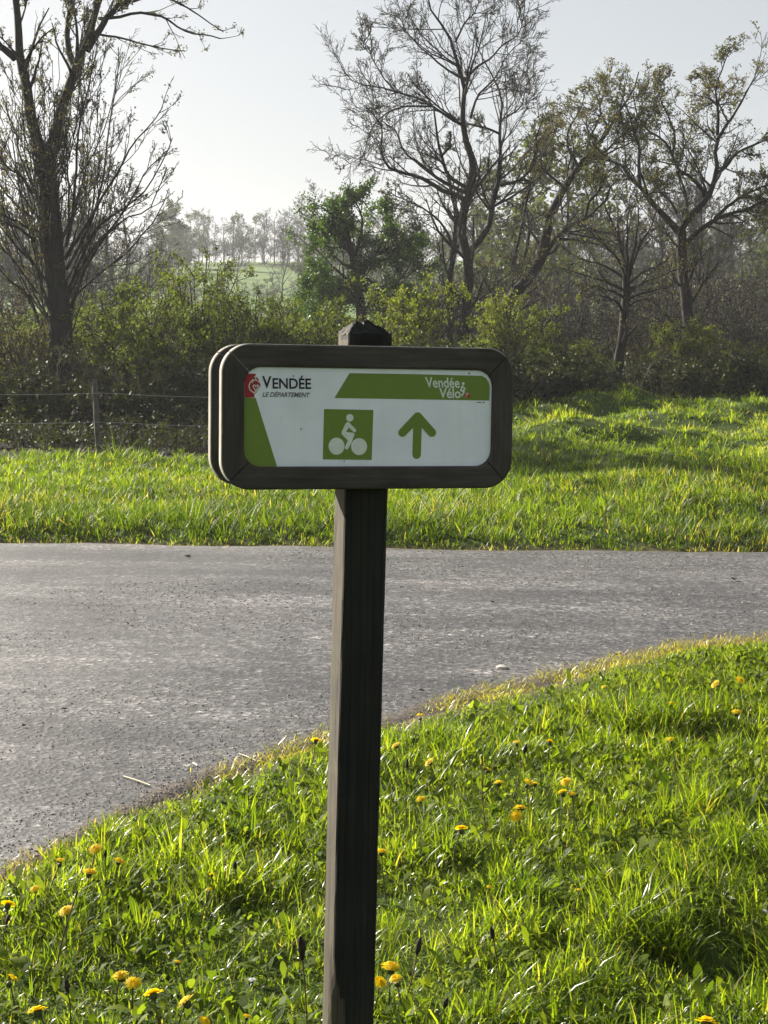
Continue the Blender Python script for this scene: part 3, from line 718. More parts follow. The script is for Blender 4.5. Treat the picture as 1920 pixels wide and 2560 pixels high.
x3 = rng.uniform(-3.6, 3.6, 16000); y3 = near_y(x3) + rng.uniform(0.1, 8.0, 16000); k3 = (y3 < far_y(x3) - 0.3) & (np.abs(x3) < y3 * FR + 0.2) & (fbm(x3 * 0.9, y3 * 1.8, 99) > 0.40); x = np.concatenate([x, x3[k3]]); y = np.concatenate([y, y3[k3]])
z = np.where(y > near_y(x), road_z(x, y), terrain(x, y)) + 0.001
V, T = pebbles(rng, x, y, z, np.where(np.arange(len(x)) < n_e, rng.uniform(0.0018, 0.0055, len(x)), rng.uniform(0.0025, 0.006, len(x)) * (0.6 + y / 14)))
m, t, b = new_mat('chipping_stone')
a = N(t, 'ShaderNodeAttribute', attribute_name='rnd')
t.links.new(ramp(t, [(0, (0.09, 0.085, 0.08)), (0.5, (0.2, 0.185, 0.165)), (0.85, (0.33, 0.29, 0.23)), (1, (0.5, 0.44, 0.34))], a.outputs['Fac']).outputs[0], b.inputs['Base Color'])
b.inputs['Roughness'].default_value = 0.8
tag(obj('loose_chippings', mk_mesh('loose_chippings', V, None, T, [m], False, {'rnd': np.repeat(rng.uniform(0, 1, len(x)), 6)})),
    'loose grey stone chippings along the near road edge', 'gravel', kind='stuff')

# ================================================================== trees and shrubs
def resample(P, n):
    """smooth curve through the points, n samples"""
    P = np.asarray(P, float); k = len(P)
    Pe = np.vstack([2 * P[0] - P[1], P, 2 * P[-1] - P[-2]])
    seg = np.linalg.norm(np.diff(P, axis=0), axis=1); cum = np.concatenate([[0], np.cumsum(seg)])
    s = np.linspace(0, cum[-1], n); i = np.clip(np.searchsorted(cum, s, 'right') - 1, 0, k - 2)
    f = ((s - cum[i]) / np.maximum(seg[i], 1e-9))[:, None]
    p0, p1, p2, p3 = Pe[i], Pe[i + 1], Pe[i + 2], Pe[i + 3]
    return 0.5 * (2 * p1 + (-p0 + p2) * f + (2 * p0 - 5 * p1 + 4 * p2 - p3) * f ** 2 + (-p0 + 3 * p1 - 3 * p2 + p3) * f ** 3)

def spawn(rng, P, R, m, t=(0.25, 1.0), L=(0.3, 0.6), ang=(0.5, 1.0), up=0.1, wig=0.15, n=5, rr=0.55, rmin=0.006, taper=0.3, Lmax=9.0, bias=0.5):
    k, nn, _ = P.shape
    if k == 0: return np.zeros((0, n, 3)), np.zeros((0, n))
    idx = np.repeat(np.arange(k), m); q = len(idx)
    tt = rng.uniform(t[0], t[1], q); f = tt * (nn - 1); i = np.minimum(f.astype(int), nn - 2); fr = (f - i)
    base = P[idx, i] * (1 - fr)[:, None] + P[idx, i + 1] * fr[:, None]
    rad = R[idx, i] * (1 - fr) + R[idx, i + 1] * fr
    T = norm(P[idx, i + 1] - P[idx, i])
    rv = rng.normal(0, 1, (q, 3)); pp = norm(rv - (rv * T).sum(1, keepdims=True) * T)
    a = rng.uniform(ang[0], ang[1], q)[:, None]
    d = T * np.cos(a) + pp * np.sin(a)
    pl = np.linalg.norm(np.diff(P, axis=1), axis=2).sum(1)[idx]
    ln = np.minimum(pl * rng.uniform(L[0], L[1], q) * (1 - bias * tt), Lmax)
    r0 = np.maximum(np.minimum(rad * rr, ln * 0.03), rmin)
    C = np.zeros((q, n, 3)); C[:, 0] = base; st = (ln / (n - 1))[:, None]
    for j in range(1, n):
        d = norm(d + np.array([0, 0, up]) + rng.normal(0, wig, (q, 3)))
        C[:, j] = C[:, j - 1] + d * st
    Rr = r0[:, None] * np.linspace(1, taper, n)[None]
    return C, np.maximum(Rr, rmin * 0.6)

def tubes(sets):
    """sets: list of (P[k,n,3], R[k,n], sides) -> verts, quads"""
    VV, QQ, b0 = [], [], 0
    for P, Rr, sd in sets:
        k, n, _ = P.shape
        if k == 0: continue
        T = norm(np.gradient(P, axis=1)); mean = norm(P[:, -1] - P[:, 0])
        ref = np.where(np.abs(mean[:, 2:3]) < 0.8, np.array([[0, 0, 1.0]]), np.array([[1.0, 0, 0]]))[:, None]
        A = norm(np.cross(T, np.broadcast_to(ref, T.shape))); B = np.cross(T, A)
        an = np.linspace(0, 2 * math.pi, sd, endpoint=False)
        ring = P[:, :, None] + Rr[:, :, None, None] * (A[:, :, None] * np.cos(an)[None, None, :, None] + B[:, :, None] * np.sin(an)[None, None, :, None])
        VV.append(ring.reshape(-1, 3))
        base = (np.arange(k)[:, None, None] * n + np.arange(n - 1)[None, :, None]) * sd
        s0 = np.arange(sd)[None, None]; s1 = (s0 + 1) % sd
        QQ.append(np.stack(np.broadcast_arrays(base + s0, base + s1, base + sd + s1, base + sd + s0), -1).reshape(-1, 4) + b0)
        b0 += k * n * sd
    return np.concatenate(VV), np.concatenate(QQ)

def leaves(rng, P, count, size, spread=0.02, t=(0.2, 1.0), flat=0.0, per=1):
    """small folded leaves on the twigs P; returns verts, quads, rnd"""
    k, nn, _ = P.shape
    i0 = rng.integers(0, k, count); tt = rng.uniform(t[0], t[1], count); f = tt * (nn - 1); i = np.minimum(f.astype(int), nn - 2); fr = (f - i)[:, None]
    c = P[i0, i] * (1 - fr) + P[i0, i + 1] * fr
    c = np.repeat(c, per, 0); q = len(c); c = c + rng.normal(0, spread, (q, 3))
    d = norm(rng.normal(0, 1, (q, 3)) * np.array([1, 1, 1 - flat * .6])); r2 = rng.normal(0, 1, (q, 3)); s = norm(np.cross(d, r2))
    ln = (rng.uniform(size[0], size[1], q))[:, None]; wd = ln * rng.uniform(0.45, 0.75, (q, 1))
    V = np.stack([c, c + d * ln * 0.5 + s * wd * 0.5, c + d * ln, c + d * ln * 0.5 - s * wd * 0.5], 1)
    Q = np.arange(q * 4).reshape(-1, 4)
    rn = np.clip(np.repeat(vnoise(P[i0, 0, 0] * 1.1 + P[i0, 0, 1], P[i0, 0, 2] * 1.1, 5), per) * 0.6 + rng.uniform(0, 0.4, q), 0, 1)
    return V.reshape(-1, 3), Q, np.repeat(rn, 4)

MAT['lf_young'] = leaf_mat('young_leaf', [(0, (0.05, 0.06, 0.02)), (0.5, (0.095, 0.10, 0.034)), (0.8, (0.14, 0.115, 0.04)), (1, (0.18, 0.12, 0.045))], 0.5, 0.6, 0.15, (1.1, 1.1, 0.55))
MAT['lf_bud'] = leaf_mat('opening_bud', [(0, (0.09, 0.09, 0.075)), (0.5, (0.13, 0.13, 0.105)), (1, (0.18, 0.18, 0.14))], 0.35, 0.6, 0.2, (1.1, 1.1, 0.7))
MAT['lf_hedge'] = leaf_mat('hawthorn_leaf', [(0, (0.035, 0.05, 0.014)), (0.45, (0.09, 0.11, 0.025)), (0.8, (0.165, 0.185, 0.04)), (1, (0.24, 0.23, 0.06))], 0.52, 0.6, 0.15, (1.1, 1.25, 0.38))
MAT['lf_gold'] = leaf_mat('fresh_hedge_leaf', [(0, (0.065, 0.085, 0.018)), (0.5, (0.13, 0.15, 0.028)), (1, (0.21, 0.22, 0.045))], 0.55, 0.6, 0.15, (1.12, 1.25, 0.38))
MAT['lf_ivy'] = leaf_mat('ivy_leaf', [(0, (0.02, 0.04, 0.012)), (0.5, (0.05, 0.09, 0.02)), (0.85, (0.10, 0.16, 0.03)), (1, (0.16, 0.21, 0.05))], 0.42, 0.45, 0.3, (1.2, 1.35, 0.35))
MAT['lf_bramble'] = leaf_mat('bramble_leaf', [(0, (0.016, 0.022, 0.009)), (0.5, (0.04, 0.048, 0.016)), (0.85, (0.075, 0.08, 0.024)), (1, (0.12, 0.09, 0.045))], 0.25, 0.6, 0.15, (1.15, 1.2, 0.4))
MAT['lf_far'] = leaf_mat('far_leaf', [(0, (0.05, 0.075, 0.03)), (1, (0.11, 0.13, 0.05))], 0.4, 0.6, 0.2, (1.1, 1.1, 0.5))

def zD(p): return [(x * .3858, y * .3858) for x, y in p]                       # left tree close-up
def zE(p): return [(780 + x * .3737, y * .3737) for x, y in p]                 # middle tree close-up
def zF(p): return [(1300 + x * .3737, 80 + y * .3737) for x, y in p]           # right trees close-up

SLIM = 1.0
def limb(px, depth, r0, r1, drift=0.0, n=14, start=0.0, rng=None):
    """a limb seen in the photograph: its course in the picture, its distance, the distance it gains, its radii in metres"""
    k = len(px); dd = depth + start + drift * np.linspace(0, 1, k) ** 1.3
    P = np.array([at(u, v, d) for (u, v), d in zip(px, dd)])
    P = resample(P, n)
    if rng is not None: P[2:] += np.cumsum(rng.normal(0, 0.012, (n - 2, 3)), 0)
    return P, (r1 + (r0 - r1) * np.linspace(1, 0, n) ** 1.25) * SLIM

def build_tree(name, label, limbs, rng, levels, bark, twigmat, leafdef=None, group=None, cat='tree', base=None, root_flare=1.6, ivy=None):
    """limbs: list of (P, R); the first one is the trunk. levels: list of spawn settings; leafdef: (count, size, mat, per, spread)"""
    P0, R0_ = limbs[0]
    bx, by = (P0[0, 0], P0[0, 1]); bz = float(terrain(bx, by)) - 0.15
    if P0[0, 2] > bz:
        P0 = np.vstack([[bx, by, bz], P0]); R0_ = np.concatenate([[R0_[0] * root_flare], R0_])
    limbs[0] = (P0, R0_)
    root = thing(name, label, cat, (bx, by, bz), 0, group)
    off = np.array([bx, by, bz])
    V, Q = tubes([(P[None], r[None], 9 if i == 0 else 7) for i, (P, r) in enumerate(limbs)])
    obj('trunk', mk_mesh('trunk', V - off, Q, mats=[bark], smooth=True), root)
    cur = []
    n0 = 14
    LP = np.stack([resample(P, n0) for P, r in limbs]); LR = np.stack([np.interp(np.linspace(0, 1, n0), np.linspace(0, 1, len(r)), r) for P, r in limbs])
    sets = []; cur = (LP[levels[0].pop('skip', 0):], LR[levels[0].pop('skip2', 0):]) if False else (LP, LR)
    last = None; allP = []
    for i, lv in enumerate(levels):
        src = cur
        C, Rr = spawn(rng, src[0], src[1], **lv)
        sets.append((C, Rr, 4 if i == 0 else 3)); cur = (C, Rr)
        if i >= len(levels) - 2: allP.append(C)
    V, Q = tubes(sets)
    obj('branches', mk_mesh('branches', V - off, Q, mats=[twigmat], smooth=True), root)
    if leafdef:
        cnt, size, mat, per, spr = leafdef
        V, Q, r_ = leaves(rng, cur[0], cnt, size, spr, per=per)
        obj('foliage', mk_mesh('foliage', V - off, Q, None, [mat], False, {'rnd': r_}), root)
    return root

# ---- the big forked tree on the left
rng = np.random.default_rng(101)
D = 30.5
L_ = []
def add(px, r0, r1, drift=0.0, start=0.0, d=None, n=14): L_.append(limb(px, D if d is None else d, r0, r1, drift, n, start, rng))
add([(166, 1045), (160, 980), (152, 880), (146, 780), (140, 690), (134, 600), (126, 500), (118, 420), (112, 385)], 0.26, 0.18)
add(zD([(285, 1010), (240, 900), (205, 780), (180, 640), (150, 480), (120, 330), (105, 180), (100, 60), (70, -80), (40, -260), (20, -480)]), 0.125, 0.045, -0.8)
add(zD([(310, 1010), (360, 880), (400, 720), (440, 590), (500, 420), (545, 300), (600, 150), (640, 40), (690, -90), (720, -260), (760, -420)]), 0.125, 0.045, 0.8)
add(zD([(560, 330), (640, 200), (720, 100), (800, 30), (860, -20), (960, -80)]), 0.08, 0.025, -1.0, 0.4)
add(zD([(640, 120), (760, 110), (900, 70), (1040, 90), (1180, 170), (1300, 200), (1450, 240)]), 0.035, 0.012, -1.2, 0.5)
add(zD([(860, 10), (1000, -30), (1130, 10), (1260, 80), (1360, 150), (1470, 225)]), 0.028, 0.010, 1.2, 0.0)
add(zD([(600, 220), (720, 230), (860, 250), (1000, 290), (1120, 320), (1200, 330)]), 0.026, 0.010, 1.0, 0.5)
add(zD([(100, 380), (60, 340), (0, 280), (-60, 200), (-140, 60)]), 0.08, 0.03, -0.6)
add(zD([(480, 430), (440, 300), (430, 150), (460, 20), (430, -120)]), 0.07, 0.03, 1.0, 0.3)
# long shoots that fan out from the lower trunk
for pts, r in (([(420, 1680), (560, 1450), (680, 1260), (770, 1100), (850, 960), (960, 830), (1050, 720)], .06),
               ([(430, 1600), (470, 1400), (480, 1200), (500, 1000), (515, 800), (560, 620), (600, 430), (620, 300)], .055),
               ([(440, 1900), (520, 1700), (640, 1480), (760, 1380), (860, 1300), (960, 1190), (1060, 1000), (1110, 880)], .05),
               ([(430, 1750), (560, 1500), (640, 1300), (680, 1080), (700, 900), (740, 700), (770, 480), (780, 330)], .05),
               ([(450, 2000), (560, 1750), (700, 1560), (840, 1440), (960, 1400), (1020, 1290), (1080, 1120)], .045),
               ([(450, 1850), (600, 1620), (760, 1420), (900, 1200), (960, 1080), (1110, 940)], .04),
               ([(440, 2080), (500, 1900), (640, 1760), (800, 1640), (920, 1500), (1000, 1400), (1090, 1200)], .04),
               ([(440, 1520), (450, 1330), (430, 1130), (420, 950), (410, 800)], .04),
               ([(210, 1260), (130, 1130), (60, 1080), (-40, 1000), (-160, 900)], .045), ([(215, 1420), (120, 1330), (40, 1240), (-20, 1120), (-80, 960)], .045),
               ([(220, 1500), (140, 1450), (40, 1390), (-60, 1330), (-200, 1200)], .05), ([(225, 1560), (130, 1480), (60, 1440), (-40, 1380), (-160, 1280)], .055),
               ([(230, 1720), (120, 1600), (40, 1500), (-50, 1380), (-120, 1200)], .04), ([(220, 1230), (170, 1100), (120, 900), (60, 740), (20, 640)], .04),
               ([(240, 1900), (150, 1760), (60, 1640), (-60, 1500), (-160, 1380)], .04), ([(250, 2060), (160, 1900), (40, 1800), (-80, 1680)], .035)):
    add(zD(pts), r * 0.68, 0.009, float(rng.uniform(-1.6, 1.6)))
_P = np.stack([resample(L_[i][0], 14) for i in (1, 2, 3, 7, 8)]); _R = np.stack([L_[i][1] for i in (1, 2, 3, 7, 8)])
_C, _Rc = spawn(rng, _P, _R, 9, (0.25, 1.0), (0.18, 0.36), (0.4, 1.0), 0.09, 0.10, 14, 0.5, 0.014, bias=0.2, Lmax=3.0)
L_ += [(_C[i], _Rc[i]) for i in range(len(_C))]
for k_ in range(64):
    tt = rng.uniform(0.18, 0.95); i_ = tt * 13; P0_ = L_[0][0]; b_ = P0_[int(i_)]
    a_ = rng.uniform(0, 6.28); ln = rng.uniform(2.0, 4.6) * (1.1 - 0.4 * tt); out_ = np.array([math.cos(a_), math.sin(a_), 0])
    up_ = np.array([0, 0, 1.0]); sp = rng.uniform(0.14, 0.5)
    P_ = resample([b_, b_ + out_ * ln * sp * 0.5 + up_ * ln * 0.28, b_ + out_ * ln * sp * 0.85 + up_ * ln * 0.62, b_ + out_ * ln * sp + up_ * ln], 14)
    P_[2:] += np.cumsum(rng.normal(0, 0.02, (12, 3)), 0)
    L_.append((P_, np.linspace(rng.uniform(0.010, 0.020), 0.005, 14)))
build_tree('forked_tree', 'tall dark forked tree with fanning bare shoots behind the fence at left', L_, rng,
    [dict(m=6, t=(0.22, 1), L=(0.2, 0.42), ang=(0.25, 0.75), up=0.10, wig=0.10, n=5, rr=0.5, rmin=0.009, Lmax=2.2),
     dict(m=4, t=(0.2, 1), L=(0.25, 0.55), ang=(0.3, 0.8), up=0.12, wig=0.12, n=4, rr=0.6, rmin=0.007),
     dict(m=3, t=(0.2, 1), L=(0.3, 0.6), ang=(0.4, 1.0), up=0.08, wig=0.16, n=3, rr=0.7, rmin=0.006)],
    MAT['bark'], MAT['twig'], (7000, (0.03, 0.065), MAT['lf_young'], 2, 0.03))

# ---- the tall bare tree in the middle
SLIM = 0.74
rng = np.random.default_rng(102); D = 42.0; L_ = []
add([(1168, 830), (1166, 780), (1172, 700), (1166, 640), (1150, 575), (1156, 520), (1170, 478)], 0.19, 0.16)
add(zE([(1040, 1280), (1085, 1140), (1050, 1000), (1018, 830), (1030, 680), (1040, 560), (1000, 440), (962, 270), (905, 170), (830, 80), (800, -40), (790, -180)]), 0.15, 0.02, -0.8)
add(zE([(1040, 1700), (1130, 1600), (1195, 1500), (1205, 1400), (1250, 1250), (1265, 1100), (1262, 930), (1270, 800), (1282, 680), (1250, 560), (1180, 440), (1120, 300)]), 0.13, 0.02, 1.4)
add(zE([(1010, 1330), (930, 1290), (860, 1270), (720, 1190), (600, 1150), (520, 1120), (475, 1060), (455, 950), (470, 850), (420, 780), (360, 700)]), 0.10, 0.02, -1.8)
add(zE([(1030, 1290), (900, 1230), (820, 1180), (740, 1110), (640, 1030), (590, 900), (540, 850), (470, 800)]), 0.08, 0.02, 1.6)
add(zE([(1040, 1260), (940, 1200), (895, 1150), (870, 1050), (845, 960), (820, 800), (812, 720), (770, 640), (700, 560)]), 0.08, 0.02, -0.6)
add(zE([(870, 1040), (910, 990), (935, 900)]), 0.05, 0.03, 0.2, -0.3, n=8)
add(zE([(1012, 840), (920, 790), (810, 710), (680, 640), (560, 610), (450, 580), (330, 570), (240, 520), (180, 420)]), 0.06, 0.012, -1.0, -0.3)
add(zE([(560, 610), (480, 520), (410, 400), (350, 320), (400, 250)]), 0.03, 0.01, -0.6, -0.9)
add(zE([(800, 712), (640, 715), (540, 740), (450, 800), (380, 900), (350, 1020), (260, 1080), (180, 1108)]), 0.04, 0.01, 0.9, -0.5)
add(zE([(1030, 535), (940, 490), (850, 420), (740, 320), (650, 240), (600, 150), (550, 90)]), 0.05, 0.01, 1.2, -0.4)
add(zE([(1030, 530), (1110, 440), (1200, 380), (1290, 280), (1380, 220), (1420, 110), (1430, 20)]), 0.05, 0.01, -1.4, -0.4)
add(zE([(1060, 790), (1110, 640), (1220, 520), (1300, 370), (1400, 270), (1480, 290)]), 0.05, 0.01, 1.0, -0.2)
add(zE([(960, 280), (1020, 160), (1090, 80), (1120, -20), (1180, -120)]), 0.04, 0.012, 1.0, -0.6)
add(zE([(1260, 1240), (1330, 1220), (1400, 1195), (1470, 1120), (1490, 1000), (1500, 900), (1530, 800)]), 0.07, 0.02, -0.8, 0.8)
add(zE([(1270, 800), (1340, 760), (1400, 700), (1440, 560), (1500, 480)]), 0.04, 0.01, 1.2, 1.0)
add(zE([(1262, 900), (1180, 860), (1100, 840), (1040, 830)]), 0.05, 0.03, -0.5, 1.0, n=8)
add(zE([(1420, 1195), (1460, 1240), (1440, 1330), (1410, 1450), (1380, 1600), (1340, 1760)]), 0.05, 0.05, 0.4, 0.2)
build_tree('bare_tree', 'tallest bare many limbed tree standing behind the sign post top', L_, rng,
    [dict(m=15, t=(0.15, 1), L=(0.25, 0.55), ang=(0.4, 1.05), up=0.09, wig=0.15, n=6, rr=0.5, rmin=0.011, Lmax=2.8, bias=0.35),
     dict(m=6, t=(0.15, 1), L=(0.35, 0.7), ang=(0.4, 1.0), up=0.08, wig=0.16, n=5, rr=0.6, rmin=0.008, bias=0.4),
     dict(m=6, t=(0.2, 1), L=(0.35, 0.65), ang=(0.5, 1.1), up=0.05, wig=0.2, n=4, rr=0.7, rmin=0.007)],
    MAT['bark'], MAT['twig'], (16000, (0.02, 0.045), MAT['lf_bud'], 1, 0.01))

# ---- slim second stem left of it
rng = np.random.default_rng(112); D = 43.5; L_ = []
add([(1125, 800), (1124, 740), (1128, 680), (1135, 620), (1142, 560), (1135, 500), (1120, 430)], 0.14, 0.06)
add([(1135, 620), (1105, 560), (1060, 520), (1010, 495), (960, 470)], 0.06, 0.015, 1.0)
add([(1142, 560), (1180, 500), (1215, 470), (1230, 400)], 0.05, 0.015, -1.0)
build_tree('slim_tree', 'slim dark stem standing close at the left of the tall bare tree', L_, rng,
    [dict(m=12, t=(0.3, 1), L=(0.25, 0.5), ang=(0.5, 1.1), up=0.03, wig=0.2, n=6, rmin=0.013, Lmax=2.5), dict(m=5, L=(0.3, 0.6), wig=0.2, rmin=0.011), dict(m=4, L=(0.3, 0.6), wig=0.2, n=4, rmin=0.009)],
    MAT['bark'], MAT['twig'], (2500, (0.03, 0.06), MAT['lf_bud'], 1, 0.02))

# ---- the leaning leafy oak
SLIM = 0.76
rng = np.random.default_rng(103); D = 45.0; L_ = []
add([(1262, 780), (1290, 730), (1322, 690), (1350, 640), (1362, 590), (1371, 540)], 0.24, 0.19)
add(zF([(190, 1240), (290, 1060), (390, 900), (460, 820), (520, 760), (600, 650), (680, 520), (760, 380), (800, 260)]), 0.17, 0.02, -0.6)
add(zF([(130, 1560), (230, 1390), (340, 1290), (440, 1250), (520, 1180), (590, 1110), (600, 1060), (650, 1000), (740, 990)]), 0.11, 0.02, -1.4)
add(zF([(440, 1250), (455, 1140), (520, 1050), (560, 960), (620, 900)]), 0.06, 0.02, -1.6, -0.8)
add(zF([(390, 900), (320, 760), (330, 640), (400, 520), (430, 420)]), 0.07, 0.015, 1.6, -0.2)
add(zF([(460, 820), (560, 800), (660, 700), (760, 640), (860, 560), (930, 480)]), 0.06, 0.015, 1.0, -0.3)
add(zF([(300, 1040), (200, 960), (140, 860), (190, 740), (240, 640)]), 0.06, 0.015, -1.2, -0.1)
add(zF([(30, 1500), (60, 1360), (50, 1240), (20, 1120), (80, 960), (110, 800)]), 0.08, 0.015, 1.6, 0.4)
add(zF([(600, 650), (540, 540), (560, 420), (600, 300)]), 0.05, 0.012, 1.4, -0.4)
build_tree('leaning_oak', 'oak leaning to the right with bronze young leaves beside the tall bare tree', L_, rng,
    [dict(m=13, t=(0.2, 1), L=(0.3, 0.6), ang=(0.5, 1.2), up=0.05, wig=0.17, n=6, rmin=0.010, Lmax=1.8, bias=0.55),
     dict(m=6, t=(0.15, 1), L=(0.4, 0.75), ang=(0.5, 1.1), up=0.06, wig=0.2, rmin=0.009, bias=0.4),
     dict(m=4, L=(0.4, 0.75), ang=(0.5, 1.1), wig=0.22, n=4, rmin=0.007)],
    MAT['bark'], MAT['twig'], (11000, (0.045, 0.085), MAT['lf_young'], 1, 0.03))

# ---- the leafy oak on the right
rng = np.random.default_rng(104); D = 40.0; L_ = []
add(zF([(1130, 1960), (1112, 1820), (1095, 1700), (1080, 1560), (1070, 1450), (1062, 1340)]), 0.20, 0.17)
add(zF([(1062, 1340), (960, 1220), (880, 1130), (820, 1040), (740, 960), (700, 890), (600, 840), (540, 790), (470, 720)]), 0.13, 0.02, -1.0)
add(zF([(1075, 1320), (1170, 1200), (1240, 1130), (1290, 1020), (1312, 900), (1300, 800), (1330, 680), (1390, 600), (1480, 450), (1550, 330), (1600, 220)]), 0.13, 0.015, 1.2)
add(zF([(1310, 950), (1380, 900), (1440, 820), (1560, 750), (1660, 710), (1760, 680)]), 0.07, 0.02, -1.0, 0.6)
add(zF([(1075, 1460), (1180, 1340), (1300, 1250), (1420, 1200), (1540, 1170), (1660, 1110), (1780, 1060)]), 0.10, 0.03, -1.6)
add(zF([(1300, 1250), (1400, 1160), (1520, 1080), (1660, 1030), (1780, 1010)]), 0.07, 0.02, -0.4, -0.6)
add(zF([(1240, 1130), (1220, 1050), (1140, 970), (1060, 920), (1020, 820), (960, 730), (850, 670), (780, 560), (760, 420)]), 0.08, 0.015, -0.8, 0.3)
add(zF([(1050, 1210), (1000, 1140), (930, 1060), (900, 980), (840, 900)]), 0.06, 0.02, 1.2)
add(zF([(1110, 1270), (1115, 1160), (1100, 1040), (1062, 930), (1090, 800), (1150, 700)]), 0.06, 0.02, 1.6)
add(zF([(800, 1020), (795, 900), (790, 780), (740, 640), (700, 500), (640, 380)]), 0.07, 0.015, 0.6, -0.7)
add(zF([(1320, 690), (1330, 540), (1320, 420), (1350, 300), (1400, 180), (1430, 90)]), 0.06, 0.012, -0.9, 0.8)
add(zF([(1390, 600), (1340, 500), (1280, 400), (1200, 300)]), 0.04, 0.012, 1.0, 0.9)
add(zF([(1020, 820), (1040, 680), (1000, 540), (960, 420), (930, 320)]), 0.05, 0.012, -1.2, 0.0)
build_tree('leafy_oak', 'broad leafy oak with forked limbs spreading at the right edge', L_, rng,
    [dict(m=13, t=(0.2, 1), L=(0.3, 0.55), ang=(0.5, 1.2), up=0.05, wig=0.17, n=6, rmin=0.010, Lmax=1.6, bias=0.6),
     dict(m=6, t=(0.15, 1), L=(0.4, 0.75), ang=(0.5, 1.1), up=0.06, wig=0.2, rmin=0.008, bias=0.4),
     dict(m=4, L=(0.4, 0.75), ang=(0.5, 1.1), wig=0.22, n=4, rmin=0.007)],
    MAT['bark'], MAT['twig'], (16000, (0.04, 0.08), MAT['lf_young'], 1, 0.03))

# ---- the small bare pollard with fanning rods on the right bank
SLIM = 1.0
rng = np.random.default_rng(105); D = 33.5; L_ = []
add([(1540, 985), (1544, 940), (1552, 870), (1562, 790), (1570, 740), (1572, 690)], 0.13, 0.085)
for pts in ([(720, 1640), (690, 1500), (660, 1350), (600, 1200), (575, 1080)], [(720, 1640), (710, 1480), (705, 1320), (710, 1200), (720, 1080)], [(725, 1650), (780, 1520), (830, 1400), (890, 1290), (930, 1200)],
            [(720, 1680), (640, 1600), (520, 1560), (400, 1520), (280, 1440)], [(725, 1690), (800, 1620), (900, 1570), (1000, 1510), (1060, 1460)], [(715, 1660), (650, 1500), (540, 1400), (430, 1300), (360, 1200)],
            [(725, 1720), (840, 1680), (960, 1640), (1080, 1580)], [(715, 1740), (600, 1680), (480, 1640), (360, 1600), (250, 1560)], [(715, 1790), (620, 1740), (500, 1700), (380, 1680)],
            [(725, 1790), (820, 1740), (920, 1720), (1020, 1700)], [(720, 1660), (740, 1500), (760, 1350), (770, 1220), (760, 1120)], [(700, 1900), (640, 1800), (560, 1760), (470, 1760)], [(715, 1840), (800, 1800), (880, 1790)], [(716, 1640), (670, 1420), (640, 1260), (650, 1130)]):
    add(zF(pts), 0.035, 0.009, float(rng.uniform(-1.4, 1.4)))
build_tree('pollard_tree', 'small bare tree with rods fanning from its dark trunk on the right bank', L_, rng,
    [dict(m=8, t=(0.25, 1), L=(0.25, 0.5), ang=(0.3, 0.8), up=0.05, wig=0.12, n=5, rmin=0.008, Lmax=1.6), dict(m=4, L=(0.3, 0.6), ang=(0.4, 0.9), wig=0.15, rmin=0.007), dict(m=2, L=(0.3, 0.6), wig=0.15, n=4, rmin=0.006)],
    MAT['bark'], MAT['twig'], (1200, (0.03, 0.06), MAT['lf_young'], 1, 0.02))

# ---- the dark ivy clad tree
rng = np.random.default_rng(106); D = 44.0; L_ = []
add([(905, 830), (900, 760), (892, 700), (880, 640), (868, 590), (858, 550)], 0.17, 0.06)
for pts in ([(900, 740), (860, 690), (815, 650), (785, 610)], [(890, 690), (930, 640), (960, 590), (970, 540)], [(880, 640), (845, 590), (828, 550), (835, 515)], [(885, 660), (900, 590), (900, 540), (885, 510)],
            [(900, 760), (840, 740), (795, 720), (770, 700)], [(905, 780), (960, 730), (1000, 690), (1020, 650)], [(868, 600), (835, 585), (810, 580)], [(905, 800), (860, 800), (800, 790), (760, 770)], [(930, 640), (985, 620), (1005, 590)],
            [(905, 810), (950, 800), (1000, 780), (1030, 750)], [(905, 820), (870, 830), (820, 830), (780, 820)], [(905, 820), (940, 830), (980, 830)], [(895, 720), (880, 700), (850, 720), (830, 760)], [(895, 710), (920, 700), (945, 730), (950, 770)]):
    add(pts, 0.06, 0.02, float(rng.uniform(-1.6, 1.6)))
build_tree('ivy_clad_tree', 'dense dark green ivy clad tree left of the tall bare tree', L_, rng,
    [dict(m=11, t=(0.05, 1), L=(0.4, 0.8), ang=(0.5, 1.3), up=0.03, wig=0.25, n=5, rmin=0.011, Lmax=1.4), dict(m=5, L=(0.35, 0.7), ang=(0.5, 1.3), wig=0.25, rmin=0.008), dict(m=3, L=(0.4, 0.8), wig=0.25, n=4, rmin=0.008)],
    MAT['bark'], MAT['twig'], (24000, (0.05, 0.10), MAT['lf_ivy'], 2, 0.07))

